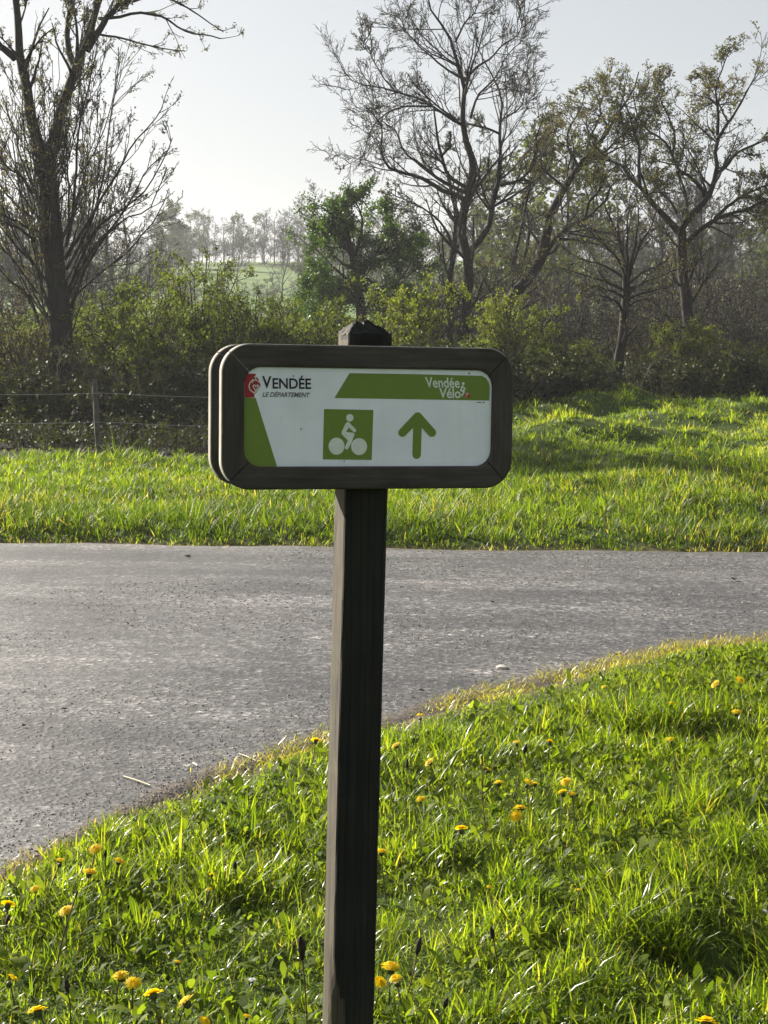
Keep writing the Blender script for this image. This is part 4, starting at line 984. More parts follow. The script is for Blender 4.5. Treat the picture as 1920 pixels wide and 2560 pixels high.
# ---- shrubs of the hedge: a few kinds, each plant a thing of its own
def shrub_proto(seed, h, wdt, leafmat, nleaf, size, stems=16, twig='twig', dens=1.0):
    rng = np.random.default_rng(seed); P, Rr = [], []
    for i in range(stems):
        a = rng.uniform(0, 6.28); s = rng.uniform(0, 0.25) * wdt; e = rng.uniform(0.15, 1.0) ** 0.6 * wdt; hh = h * rng.uniform(0.55, 1.0) * (1.05 - 0.45 * (e / wdt) ** 2)
        b_ = np.array([s * math.cos(a), s * math.sin(a), -0.15]); tip = np.array([e * math.cos(a), e * math.sin(a), hh])
        mid = b_ * 0.5 + tip * 0.5 + np.array([0, 0, 0.12 * hh]) + rng.normal(0, 0.08 * h, 3)
        q = resample([b_, mid, tip + rng.normal(0, .05 * h, 3)], 12); P.append(q); Rr.append(np.linspace(0.022, 0.008, 12))
    P = np.array(P); Rr = np.array(Rr)
    C1, R1 = spawn(rng, P, Rr, int(9 * dens), (0.2, 1), (0.25, 0.5), (0.5, 1.2), 0.05, 0.2, 5, 0.6, 0.008)
    C2, R2 = spawn(rng, C1, R1, 4, (0.2, 1), (0.35, 0.7), (0.5, 1.2), 0.05, 0.2, 4, 0.7, 0.006)
    C3, R3 = spawn(rng, C2, R2, 2, (0.2, 1), (0.4, 0.8), (0.5, 1.2), 0.02, 0.2, 3, 0.7, 0.005)
    V, Q = tubes([(P, Rr, 5), (C1, R1, 3), (C2, R2, 3), (C3, R3, 3)])
    a = mk_mesh('stems', V, Q, mats=[MAT[twig]], smooth=True)
    V, Q, r_ = leaves(rng, C3, nleaf, size, 0.03, per=2)
    return a, mk_mesh('foliage', V, Q, None, [leafmat], False, {'rnd': r_})
PROTO = {
    'hawthorn': shrub_proto(201, 2.6, 1.5, MAT['lf_hedge'], 5200, (0.035, 0.07), 18),
    'hawthorn_b': shrub_proto(202, 2.6, 1.7, MAT['lf_hedge'], 4600, (0.035, 0.07), 18),
    'gold': shrub_proto(203, 2.2, 1.2, MAT['lf_gold'], 5200, (0.03, 0.065), 16),
    'thin': shrub_proto(204, 2.6, 1.3, MAT['lf_young'], 1500, (0.03, 0.06), 16),
    'bare': shrub_proto(205, 2.8, 1.6, MAT['lf_bud'], 500, (0.03, 0.05), 20, 'twig'),
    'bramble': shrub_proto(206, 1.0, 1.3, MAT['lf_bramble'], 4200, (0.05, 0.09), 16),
}
def shrub(kind, name, label, u, y, h, wd=1.0, cat='shrub', group=None, rz=None, x=None):
    """stand a shrub at image column u, y metres away"""
    px = float(at(u, 930, y)[0]) if x is None else x; pz = float(terrain(px, y))
    base = {'hawthorn': 2.6, 'hawthorn_b': 2.6, 'gold': 2.2, 'thin': 2.6, 'bare': 2.8, 'bramble': 1.0}[kind]
    o = thing(name, label, cat, (px, y, pz), (u * 0.37) % 6.28 if rz is None else rz, group)
    o.scale = (h / base * wd, h / base * wd, h / base)
    st, fo = PROTO[kind]; obj('stems', st, o); obj('foliage', fo, o)
    return o
H = 'shrubs of the hedge behind the fence'
shrub('hawthorn', 'hawthorn_shrub', 'tall olive hawthorn with a dark twiggy top right of the forked tree', 455, 32.5, 3.5, 0.8, group=H)
shrub('hawthorn_b', 'hawthorn_shrub', 'wide olive hawthorn low against the right of the forked trunk', 330, 31.0, 2.6, 1.05, group=H)
shrub('hawthorn', 'hawthorn_shrub', 'olive hawthorn just above the top left corner of the sign', 590, 31.5, 2.6, 0.9, group=H)
shrub('hawthorn_b', 'hawthorn_shrub', 'olive hawthorn between the sign corner and the post top', 740, 32.0, 2.4, 1.0, group=H)
shrub('thin', 'hawthorn_shrub', 'thin brownish hawthorn left of the forked trunk', 60, 31.0, 2.6, 1.0, group=H)
shrub('hawthorn_b', 'hawthorn_shrub', 'leafy olive hawthorn at the left picture edge', 0, 32.5, 2.1, 1.1, group=H)
shrub('gold', 'golden_shrub', 'yellow green shrub rising just right of the post top', 1000, 33.0, 2.9, 0.8, group=H)
shrub('gold', 'golden_shrub', 'yellow green shrub above the middle of the sign frame', 1110, 32.0, 1.45, 1.25, group=H)
shrub('gold', 'golden_shrub', 'yellow green shrub above the top right corner of the sign', 1295, 33.5, 2.4, 0.85, group=H)
shrub('hawthorn', 'hawthorn_shrub', 'dull green shrub right of the sign frame', 1390, 32.5, 1.35, 1.3, group=H)
shrub('hawthorn_b', 'hawthorn_shrub', 'dull green shrub left of the pollard trunk', 1465, 33.0, 1.05, 1.2, group=H)
shrub('thin', 'hawthorn_shrub', 'thin brown twiggy shrub right of the pollard trunk', 1630, 36.0, 2.0, 1.2, group=H)
shrub('gold', 'golden_shrub', 'yellow green shrub under the leafy oak trunk', 1725, 36.0, 1.9, 1.0, group=H)
shrub('hawthorn', 'hawthorn_shrub', 'dark shrub at the right picture edge under the oak', 1880, 36.5, 1.5, 1.3, group=H)
shrub('bare', 'bare_shrub', 'pale bare shrub beside the oak trunk at right', 1800, 39.0, 3.0, 0.9, group=H)
shrub('bare', 'bare_shrub', 'bare twiggy shrub between the leaning oak and the pollard', 1450, 41.0, 3.0, 1.0, group=H)
shrub('bare', 'bare_shrub', 'bare twiggy shrub between the pollard and the leafy oak', 1640, 43.0, 3.2, 1.0, group=H)
shrub('bare', 'bare_shrub', 'tall bare shrub at the far right behind the oak', 1890, 44.0, 4.0, 0.9, group=H)
shrub('bare', 'bare_shrub', 'bare twiggy shrub under the ivy clad tree', 1030, 41.0, 3.4, 0.9, group=H)
shrub('bare', 'bare_shrub', 'bare shrub low behind the forked tree at left', 110, 35.0, 3.2, 1.0, group=H)
shrub('bare', 'bare_shrub', 'bare shrub standing against the pale field left of the ivy clad tree', 705, 52.0, 3.6, 0.8, group=H)
for i_, (u, y, h, lab) in enumerate(((20, 47, 4.2, 'grey bare thicket at the left picture edge'), (210, 46, 4.0, 'grey bare thicket behind the forked trunk'), (330, 50, 3.8, 'grey bare thicket right of the forked tree'), (620, 60, 3.0, 'low grey thicket below the pale field'), (800, 56, 3.4, 'grey thicket left of the ivy clad tree foot'),
        (1090, 48, 4.4, 'grey thicket behind the slim stem'), (1215, 50, 4.6, 'grey thicket behind the tall bare trunk'), (1330, 52, 4.6, 'grey thicket behind the leaning oak foot'), (1430, 47, 4.2, 'grey thicket right of the leaning oak foot'), (1500, 54, 5.0, 'tall grey thicket left of the pollard crown'), (1590, 50, 4.6, 'grey thicket behind the pollard crown'),
        (1680, 52, 5.0, 'tall grey thicket behind the leafy oak trunk'), (1770, 48, 4.6, 'grey thicket right of the leafy oak trunk'), (1850, 54, 5.2, 'tall grey thicket near the right picture edge'), (1925, 49, 4.8, 'grey thicket on the right picture edge'))):
    shrub('bare', 'bare_thicket', lab, u, float(y), h, 1.1, group='grey thickets behind the hedge')
for u, y, h, wd_, kd, lab in ((660, 33.5, 2.5, 1.1, 'hawthorn_b', 'dusky olive hawthorn below the pale field'), (850, 34.0, 2.1, 1.1, 'hawthorn', 'olive hawthorn right behind the post top'), (930, 34.5, 2.1, 1.0, 'hawthorn_b', 'dusky olive hawthorn under the ivy clad tree'), (1200, 35.0, 1.3, 1.2, 'hawthorn', 'dusky olive shrub at the foot of the tall bare tree'),
        (200, 34.0, 2.6, 1.1, 'hawthorn', 'dusky hawthorn directly behind the forked trunk'), (390, 34.5, 3.0, 1.0, 'thin', 'thin brown hawthorn between the forked tree and the tall hawthorn'), (540, 34.5, 2.9, 1.0, 'thin', 'thin brown hawthorn right of the tall hawthorn'), (1560, 37.0, 1.2, 1.3, 'hawthorn_b', 'dusky olive shrub behind the pollard foot'), (1810, 38.0, 1.4, 1.3, 'thin', 'thin brown shrub below the right oak limb'), (1420, 36.5, 1.4, 1.2, 'thin', 'thin brown shrub between the leaning oak and the pollard')):
    shrub(kd, 'hawthorn_shrub', lab, u, y, h, wd_, group=H)
Bm = 'brambles along the hedge foot'
for u, y, h, wd_, lab in ((20, 29.0, 1.0, 1.2, 'low bramble mound at the left picture edge'), (110, 28.2, 0.9, 1.0, 'low bramble mound at the foot of the forked tree'), (330, 28.6, 0.95, 1.2, 'dark bramble mound behind the fence post'),
                          (440, 28.0, 0.75, 1.2, 'dark bramble mound left of the sign frame'), (560, 29.5, 1.0, 1.3, 'bramble mound hidden behind the left end of the sign'), (800, 30.0, 1.0, 1.4, 'bramble mound behind the sign panel'),
                          (1050, 30.5, 1.0, 1.4, 'bramble mound behind the right half of the sign'), (1330, 31.0, 0.95, 1.3, 'bramble mound right of the sign frame'), (1440, 30.6, 0.65, 1.0, 'small bramble mound left of the pollard foot'),
                          (1760, 33.5, 0.8, 1.3, 'bramble mound on the right bank'), (1690, 34.5, 0.8, 1.0, 'bramble mound right of the pollard foot'), (1900, 34.0, 0.95, 1.2, 'bramble mound at the right picture edge')):
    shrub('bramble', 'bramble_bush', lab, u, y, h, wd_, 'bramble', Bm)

# ---- far trees on the slope and the ridge: copies of a few kinds
def far_proto(seed, h, leaf=0, twist=0.2, spread=1.0, m0=15, low=0.12):
    rng = np.random.default_rng(seed)
    tr = resample([(0, 0, -0.5), (rng.normal(0, .1), 0, h * .3), (rng.normal(0, .3), rng.normal(0, .3), h * .62), (rng.normal(0, .4), rng.normal(0, .3), h * 0.97)], 14)[None]
    R0_ = np.linspace(h * .013, h * .003, 14)[None]
    C1, R1 = spawn(rng, tr, R0_, m0, (low, 0.98), (0.32 * spread, 0.55 * spread), (0.5, 1.15), 0.10, twist, 7, 0.6, 0.03, bias=0.6)
    C2, R2 = spawn(rng, C1, R1, 7, (0.2, 1), (0.3, 0.6), (0.5, 1.1), 0.07, twist, 5, 0.6, 0.025)
    C3, R3 = spawn(rng, C2, R2, 5, (0.2, 1), (0.35, 0.7), (0.5, 1.1), 0.05, twist, 4, 0.7, 0.02)
    C4, R4 = spawn(rng, C3, R3, 3, (0.2, 1), (0.4, 0.7), (0.5, 1.1), 0.05, twist, 3, 0.7, 0.016)
    V, Q = tubes([(tr, R0_, 6), (C1, R1, 4)]); a = mk_mesh('trunk', V, Q, mats=[MAT['bark_grey']], smooth=True)
    V, Q = tubes([(C2, R2, 3), (C3, R3, 3), (C4, R4, 3)]); b_ = mk_mesh('branches', V, Q, mats=[MAT['bark_grey']], smooth=True)
    c = None
    if leaf:
        V, Q, r_ = leaves(rng, C4, leaf, (0.18, 0.38), 0.2, per=2); c = mk_mesh('foliage', V, Q, None, [MAT['lf_far']], False, {'rnd': r_})
    return a, b_, c
FARP = [far_proto(301, 10, 0, 0.2, 1.0, 16), far_proto(302, 10, 0, 0.25, 1.2, 16), far_proto(303, 10, 900, 0.25, 1.1), far_proto(304, 10, 4500, 0.25, 1.15, 15, 0.2), far_proto(305, 10, 0, 0.15, 0.8, 20)]
def far_tree(kind, name, label, u, y, h, group, wd=1.0, x=None, rz=0.0):
    px = float(at(u, 930, y)[0]) if x is None else x; pz = float(terrain(px, y))
    o = thing(name, label, 'tree', (px, y, pz), rz, group); s = h / 10.0; o.scale = (s * wd, s * wd, s)
    a, b_, c = FARP[kind]; obj('trunk', a, o); obj('branches', b_, o)
    if c: obj('foliage', c, o)
    return o
# those one can tell apart against the field
G = 'trees on the far field and ridge'
far_tree(1, 'field_tree', 'lone dark tree standing in the middle of the pale far field', 592, 185, 8.0, G, 0.9, rz=1.0)
far_tree(0, 'field_tree', 'bare tree on the far field just left of the ivy clad tree', 705, 165, 7.5, G, 1.1, rz=2.0)
far_tree(3, 'ridge_tree', 'bluish leafy tree rising on the ridge right of the forked tree', 430, 235, 9.5, G, 1.2, rz=0.4)
far_tree(2, 'ridge_tree', 'thin tree on the ridge at the left end of the pale field', 505, 248, 7.5, G, 0.8, rz=2.4)
far_tree(2, 'ridge_tree', 'round bare tree on the ridge above the lone field tree', 582, 258, 7.2, G, 1.0, rz=0.9)
far_tree(1, 'ridge_tree', 'first of two joined bare trees on the ridge above the field', 655, 258, 7.6, G, 1.0, rz=3.0)
far_tree(0, 'ridge_tree', 'second of two joined bare trees on the ridge above the field', 705, 255, 8.0, G, 1.1, rz=4.0)
far_tree(1, 'ridge_tree', 'tall hazy bare tree on the ridge behind the ivy clad tree', 790, 225, 11.5, G, 1.0, rz=5.0)
far_tree(0, 'ridge_tree', 'hazy bare tree beside the top left of the ivy clad tree', 742, 235, 9.5, G, 1.0, rz=1.5)
rng = np.random.default_rng(77)
k = 0
for (u0, u1, y0, y1, h0, h1, n, lab, g) in ((-420, 330, 70, 120, 7, 9.5, 22, 'hazy bare tree of the wood behind the forked tree', 'wood behind the forked tree'),
                                     (-80, 400, 150, 240, 5, 8, 18, 'far hazy tree on the slope at left', 'far wood on the left slope'),
                                     (1000, 1400, 70, 130, 6, 8.5, 14, 'hazy bare tree of the wood behind the tall bare tree', 'wood behind the tall bare tree'),
                                     (1380, 2300, 62, 125, 6.5, 9.5, 36, 'grey bare tree of the wood behind the right hand oaks', 'wood behind the right hand oaks'),
                                     (820, 2050, 160, 260, 6, 9, 34, 'far hazy tree on the slope at right', 'far wood on the right slope'),
                                     (300, 800, 252, 262, 2.0, 3.6, 26, 'low bush of the hedge line on the far ridge', 'hedge line on the far ridge'),
                                     (330, 490, 120, 230, 4.0, 6.5, 13, 'hazy tree of the copse at the left end of the far field', 'copse left of the far field'),
                                     (740, 1000, 130, 230, 5, 8, 14, 'hazy tree of the copse behind the ivy clad tree', 'copse behind the ivy clad tree'),
                                     (400, 820, 242, 260, 5.5, 8.5, 20, 'pale hazy tree in the row along the far ridge', 'tree row along the far ridge'),
                                     (520, 800, 165, 172, 1.4, 2.4, 12, 'low bush of the hedge across the middle of the far field', 'hedge across the far field')):
    for i in range(n):
        u = u0 + (u1 - u0) * (i + rng.uniform(0.1, 0.9)) / n; y = float(rng.uniform(y0, y1))
        far_tree(int(rng.choice([0, 1, 4, 2, 1, 3 if ('slope' in lab or 'copse' in lab) else 4])), 'wood_tree' if 'bush' not in lab else 'ridge_bush', lab, u, y, float(rng.uniform(h0, h1)), g, float(rng.uniform(0.9, 1.3)) * (1.6 if 'bush' in lab else 1), rz=float(rng.uniform(0, 6.28)))

# ---- the tangle between the shrubs: nettles, bramble shoots, dead stems
def tangle():
    rng = np.random.default_rng(401); n = 1600
    y = rng.uniform(28.2, 37.5, n); x = rng.uniform(-1, 1, n) * (y * FR + 1.5)
    k = (y > 28.4 + 2.4 * sstep(x, -1, 2) + 2.0 * sstep(x, 4, 6)) ; x, y = x[k], y[k]; n = len(x)
    hh = rng.uniform(0.4, 1.3, n) * (0.3 + 1.2 * fbm(x * 0.5, y * 0.5, 403)) * (1 - 0.25 * sstep(x, 1, 3))
    n2 = 900; x2 = rng.uniform(-8.5, 0.6, n2); y2 = rng.uniform(25.0, 28.6, n2); x = np.concatenate([x, x2]); y = np.concatenate([y, y2]); hh = np.concatenate([hh, rng.uniform(0.15, 0.45, n2)]); n = len(x)  # low dark plants added to darken the strip in the hedge's shade
    b_ = np.stack([x, y, terrain(x, y) - 0.05], -1); a = rng.uniform(0, 6.28, n); o_ = np.stack([np.cos(a), np.sin(a), np.zeros(n)], -1) * (hh * rng.uniform(0.2, 0.9, n))[:, None]
    tt = np.linspace(0, 1, 6)[None, :, None]; arch = rng.uniform(0.2, 1.0, n)[:, None, None]
    P = b_[:, None] + o_[:, None] * tt + np.array([0, 0, 1.0]) * (hh[:, None, None] * (tt * (1 + arch) - arch * tt * tt))
    P[:, 1:] += rng.normal(0, 0.03, (n, 5, 3)); R_s = np.repeat(np.linspace(0.008, 0.004, 6)[None], n, 0)
    C1, R1 = spawn(rng, P, R_s, 3, (0.2, 1), (0.25, 0.5), (0.5, 1.2), 0.03, 0.2, 4, 0.7, 0.004)
    V, Q = tubes([(P, R_s, 3), (C1, R1, 3)])
    st = mk_mesh('hedge_stems', V, Q, mats=[MAT['twig_pale']], smooth=True)
    V, Q, r_ = leaves(rng, C1, 21000, (0.045, 0.09), 0.06, per=2)
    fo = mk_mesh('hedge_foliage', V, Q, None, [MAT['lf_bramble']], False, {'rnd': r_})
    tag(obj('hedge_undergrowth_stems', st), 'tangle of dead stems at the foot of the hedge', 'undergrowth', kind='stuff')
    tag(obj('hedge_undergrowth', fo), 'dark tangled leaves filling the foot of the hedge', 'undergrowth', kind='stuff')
tangle()

# ================================================================== wire fence beyond the far verge
FY = 24.3
def fence():
    pb = at(252, 1160, FY); pt = at(237, 950, FY + 0.15)
    gz = float(terrain(pb[0], FY))
    root = thing('wire_fence', 'old wire fence on a leaning grey post behind the left verge', 'fence', (pb[0], FY, gz))
    o0 = np.array([pb[0], FY, gz]); rng = np.random.default_rng(31)
    def post(x, lean, top, label=None):
        g = float(terrain(x, FY)); n = 12
        P = resample([(x, FY, g - 0.35), (x + lean * 0.35 - 0.02, FY + 0.02, g + (top - g) * 0.4), (x + lean, FY + 0.1, top)], n)
        sd = 10; Rr = np.linspace(0.052, 0.042, n) * (1 + 0.08 * rng.normal(0, 1, n))
        V, Q = tubes([(P[None], Rr[None], sd)])
        V = V + rng.normal(0, 0.004, V.shape)
        c = V[-sd:].mean(0) + np.array([0, 0, 0.012]); T = [(len(V) - sd + i, len(V) - sd + (i + 1) % sd, len(V)) for i in range(sd)]
        obj('post', mk_mesh('post', np.vstack([V, c]) - o0, Q, T, [MAT['fencewood']]), root)
        return P
    A = post(pb[0], pt[0] - pb[0], pt[2])
    B = post(pb[0] + 4.1, 0.1, float(terrain(pb[0] + 4.1, FY)) + 1.2)
    C = post(pb[0] - 4.0, -0.05, float(terrain(pb[0] - 4.0, FY)) + 1.2)
    for v in (982, 1054, 1124):
        z = at(245, v, FY)[2]; k = 40
        xs_ = np.linspace(C[0, 0] + 0.0, B[0, 0], k); f = (xs_ - C[0, 0]) / (B[0, 0] - C[0, 0])
        zs_ = z - 0.05 * (4 * ((f * 2) % 1) * (1 - (f * 2) % 1)) + 0.02 * (f - 0.5)
        P = np.stack([xs_, np.full(k, FY - 0.07), zs_], -1)
        V, Q = tubes([(P[None], np.full((1, k), 0.0035), 5)])
        # barbs
        obj('wire', mk_mesh('wire', V - o0, Q, mats=[MAT['wire']], smooth=True), root)
    # a ragged stub of old stake at the foot
fence()

# ================================================================== dandelions
MAT['petal'] = leaf_mat('dandelion_petal', [(0, (0.78, 0.56, 0.008)), (1, (0.86, 0.70, 0.02))], 0.55, 0.6, 0.2, (1.1, 1.1, 0.3))
MAT['sepal'] = plain_mat('dandelion_bract', (0.035, 0.055, 0.015), 0.6, 0.3)
MAT['stalk'] = leaf_mat('flower_stalk', [(0, (0.08, 0.09, 0.03)), (1, (0.12, 0.10, 0.04))], 0.2, 0.5, 0.3)
MAT['white_petal'] = leaf_mat('daisy_petal', [(0, (0.7, 0.7, 0.68)), (1, (0.8, 0.8, 0.78))], 0.35, 0.6, 0.2, (1, 1, 1))
MAT['seedhead'] = plain_mat('dark_seed_head', (0.028, 0.022, 0.016), 0.8, 0.2, 0.3)
MAT['brown_stalk'] = plain_mat('brown_dry_stalk', (0.085, 0.055, 0.03), 0.7, 0.2, 0.2)
def flower_meshes(seed, r, rings=((26, 1.0, 0.10), (20, 0.74, 0.30), (14, 0.46, 0.42)), wdt=0.20, mat='petal'):
    rng = np.random.default_rng(seed); V, Q = [], []
    for n, s, lift in rings:
        for i in range(n):
            a = 2 * math.pi * i / n + rng.normal(0, 0.06); rr = r * s * rng.uniform(0.85, 1.08); lf = r * (lift + rng.normal(0, 0.05))
            d = np.array([math.cos(a), math.sin(a), 0]); p = np.array([-d[1], d[0], 0]); w_ = r * wdt * 0.5
            z0 = r * 0.05 + r * lift * 0.5
            b0 = len(V)
            V += list(np.array([d * r * 0.06 + p * w_ * .4 + [0, 0, z0], d * r * 0.06 - p * w_ * .4 + [0, 0, z0], d * rr * 0.62 - p * w_ + [0, 0, z0 + lf * .5], d * rr * 0.62 + p * w_ + [0, 0, z0 + lf * .5], d * rr - p * w_ * .7 + [0, 0, z0 + lf * .35], d * rr + p * w_ * .7 + [0, 0, z0 + lf * .35]]))
            Q += [(b0, b0 + 1, b0 + 2, b0 + 3), (b0 + 3, b0 + 2, b0 + 4, b0 + 5)]
    rn = np.repeat(rng.uniform(0, 1, len(V) // 6), 6)
    fl = mk_mesh('flower_head', np.array(V), Q, None, [MAT[mat]], False, {'rnd': rn})
    # the cup of bracts under the head
    n = 10; zs_ = [(-0.62, 0.12), (-0.55, 0.30), (-0.2, 0.42), (0.05, 0.36), (0.12, 0.05)]
    V = np.array([(r * q * math.cos(a), r * q * math.sin(a), r * z_) for z_, q in zs_ for a in np.linspace(0, 6.283, n, endpoint=False)])
    Q = [(a * n + i, a * n + (i + 1) % n, (a + 1) * n + (i + 1) % n, (a + 1) * n + i) for a in range(len(zs_) - 1) for i in range(n)]
    return fl, mk_mesh('bract_cup', V, Q, None, [MAT['sepal']], True)
FLOW = [flower_meshes(41, 0.0215), flower_meshes(42, 0.0195, ((24, 1.0, 0.30), (18, 0.80, 0.52), (12, 0.5, 0.60))), flower_meshes(43, 0.022, ((30, 1.0, 0.02), (22, 0.76, 0.22), (16, 0.48, 0.36))), flower_meshes(44, 0.016, ((20, 1.0, 0.75), (14, 0.75, 0.95), (8, 0.4, 0.9)))]
DAISY = flower_meshes(51, 0.0085, ((14, 1.0, 0.12), (8, 0.5, 0.3)), 0.42, 'white_petal')
def stalk_mesh(rng, top, h, r0, mat):
    b_ = np.array([rng.normal(0, 0.2) * h, rng.normal(0, 0.2) * h, -h]); P = resample([b_, b_ * 0.5 + rng.normal(0, 0.05, 3) * h, (0, 0, 0)], 7)
    V, Q = tubes([(P[None], np.linspace(r0, r0 * 0.85, 7)[None], 5)])
    return mk_mesh('stalk', V, Q, mats=[MAT[mat]], smooth=True, attrs={'rnd': np.full(len(V), rng.uniform())})
def dandelion(i, u, v, scale, label, h=None, kind='dandelion'):
    rng = np.random.default_rng(1000 + i)
    h = h or (0.085 + 0.08 * rng.uniform()) ; p = on_land(u, v, h)
    root = thing(kind, label, 'flower', tuple(p), float(rng.uniform(0, 6.28)), 'dandelions in the near grass' if kind == 'dandelion' else 'daisies in the near grass')
    fl, cu = FLOW[(i * 7 + i // 3) % 4] if kind == 'dandelion' else DAISY
    obj('stalk', stalk_mesh(rng, p, h + 0.02, 0.0022 if kind == 'dandelion' else 0.001, 'stalk'), root)
    a = obj('flower_head', fl, root); b_ = obj('bract_cup', cu, root)
    rot = Euler((float(rng.normal(0, 0.33)), float(rng.normal(0, 0.33)), 0))
    for o in (a, b_): o.scale = (scale,) * 3; o.rotation_euler = rot
DL = [(239, 2123, 1.0, 'dandelion at the road edge in the lower left'), (150, 2160, 1.0, 'tall dandelion at the road edge near the left picture edge'), (298, 2153, .9, 'dandelion just right of the road edge one at lower left'),
      (224, 2181, 1.1, 'flat dandelion below the road edge pair at lower left'), (88, 2226, .8, 'pale dandelion on the sandy strip at far left'), (20, 2262, 1.0, 'dandelion on the left picture edge below the road'),
      (166, 2278, 1.0, 'dandelion under the flat one at lower left'), (25, 2457, 1.15, 'large dandelion on the left picture edge near the bottom'), (94, 2527, 1.15, 'large dandelion in the bottom left corner'),
      (301, 2440, 1.0, 'topmost of the row of four dandelions at bottom left'), (333, 2462, 1.1, 'second of the row of four dandelions at bottom left'), (383, 2485, 1.1, 'third of the row of four dandelions at bottom left'),
      (465, 2506, 1.15, 'lowest of the row of four dandelions at bottom left'), (523, 2228, .55, 'small half open dandelion midway between road and post foot'), (530, 2187, .5, 'small dandelion bud above the half open one'),
      (511, 2553, .7, 'dandelion cut by the bottom picture edge left of the post'), (617, 2544, .55, 'small dandelion near the bottom picture edge left of the post'), (444, 2406, .5, 'tiny dandelion above the row of four'),
      (790, 1852, 1.0, 'dandelion touching the left side of the post at the road edge'), (1051, 1795, 1.15, 'dandelion at the road edge right of the post'), (989, 1864, .9, 'dandelion close to the right side of the post'),
      (1073, 1906, 1.0, 'dandelion below the road edge one right of the post'), (1292, 1859, .95, 'dandelion beside the tall brown stalk'), (1375, 1855, 1.0, 'dandelion right of the tall brown stalk'),
      (1247, 1958, 1.0, 'dandelion left of the foot of the tall brown stalk'), (1318, 1963, 1.15, 'larger of two touching dandelions in the middle of the grass'), (1338, 1960, .8, 'smaller of two touching dandelions in the middle of the grass'),
      (1415, 1955, 1.0, 'upper of three dandelions right of the touching pair'), (1407, 1984, 1.05, 'lower left of three dandelions right of the touching pair'), (1429, 1986, .75, 'lower right of three dandelions right of the touching pair'),
      (1676, 1760, 1.05, 'dandelion high in the right grass above the dark hollow'), (1678, 1853, .9, 'dandelion at the left rim of the dark hollow'), (1788, 1711, 1.1, 'dandelion near the road at right'),
      (1850, 1700, 1.0, 'dandelion nearest the right picture edge by the road'), (1841, 1783, 1.15, 'dandelion above the dark hollow at right'), (1510, 1718, .6, 'small dandelion near the road above the right grass'),
      (1052, 1999, .85, 'flat dandelion right of the post halfway down'), (1218, 1928, .8, 'dandelion left of the tall brown stalk'), (1300, 2020, 1.1, 'upper of two stacked dandelions in the middle of the grass'),
      (1290, 2040, 1.0, 'lower of two stacked dandelions in the middle of the grass'), (1153, 2075, 1.1, 'dandelion below the stacked pair toward the post'), (954, 2130, .9, 'dandelion half hidden at the right side of the post'),
      (977, 2419, 1.2, 'large dandelion right of the post near the bottom'), (992, 2457, 1.1, 'dandelion just below the large one right of the post'), (950, 2455, .8, 'dandelion peeping out behind the post near the bottom'), (1767, 2556, 1.3, 'large dandelion cut by the bottom picture edge at right'),
      (1223, 2219, .45, 'tiny yellow bud in the grass right of the post'), (1448, 2225, .4, 'tiny yellow bud in the middle of the right grass')]
for i, (u, v, s, lab) in enumerate(DL): dandelion(i, u, v, s, lab)
for i, (u, v, s, lab) in enumerate(((1730, 2345, 1.3, 'white daisy in the dark grass at lower right'), (1834, 2248, 1.1, 'white daisy above the dark grass at lower right'), (1912, 2277, .9, 'white daisy on the right picture edge'),
        (1761, 2075, 1.0, 'white daisy upper left of the right edge hollow'), (1820, 2116, .8, 'small white daisy below the hollow at right'), (1456, 2194, 1.0, 'white daisy in the middle of the right grass'), (1114, 2207, 1.0, 'white daisy in the grass right of the post'), (630, 2450, 1.1, 'white daisy in the grass left of the post foot'))):
    dandelion(60 + i, u, v, s, lab, 0.05, 'daisy')

# dark seed heads on stalks
def seed_head(i, u, v, ub, vb, label, ln=0.035, r=0.0055, mat='stalk'):
    rng = np.random.default_rng(2000 + i); h = 0.12
    b_ = on_land(ub, vb, 0.02); tp = at(u, v, b_[1] + rng.uniform(-0.03, 0.05))
    if tp[2] < b_[2] + 0.05: tp[2] = b_[2] + 0.05
    root = thing('plantain_stalk', label, 'weed', tuple(b_), 0, 'dark seed heads in the near grass')
    P = resample([(0, 0, -0.03), (tp - b_) * 0.5 + rng.normal(0, 0.006, 3), tp - b_], 8)
    V, Q = tubes([(P[None], np.linspace(0.0022, 0.0016, 8)[None], 5)])
    obj('stalk', mk_mesh('stalk', V, Q, mats=[MAT[mat]], smooth=True, attrs={'rnd': np.full(len(V), 0.5)}), root)
    d = norm(P[-1] - P[-2]); n = 8
    H_ = np.array([P[-1] + d * ln * (k / (n - 1) - 0.25) for k in range(n)]); Rr = r * np.sin(np.linspace(0.25, 2.95, n)) ** 0.6
    V, Q = tubes([(H_[None], Rr[None], 7)]); V = V + rng.normal(0, r * 0.12, V.shape)
    obj('seed_head', mk_mesh('seed_head', V, Q, mats=[MAT['seedhead']], smooth=True), root)
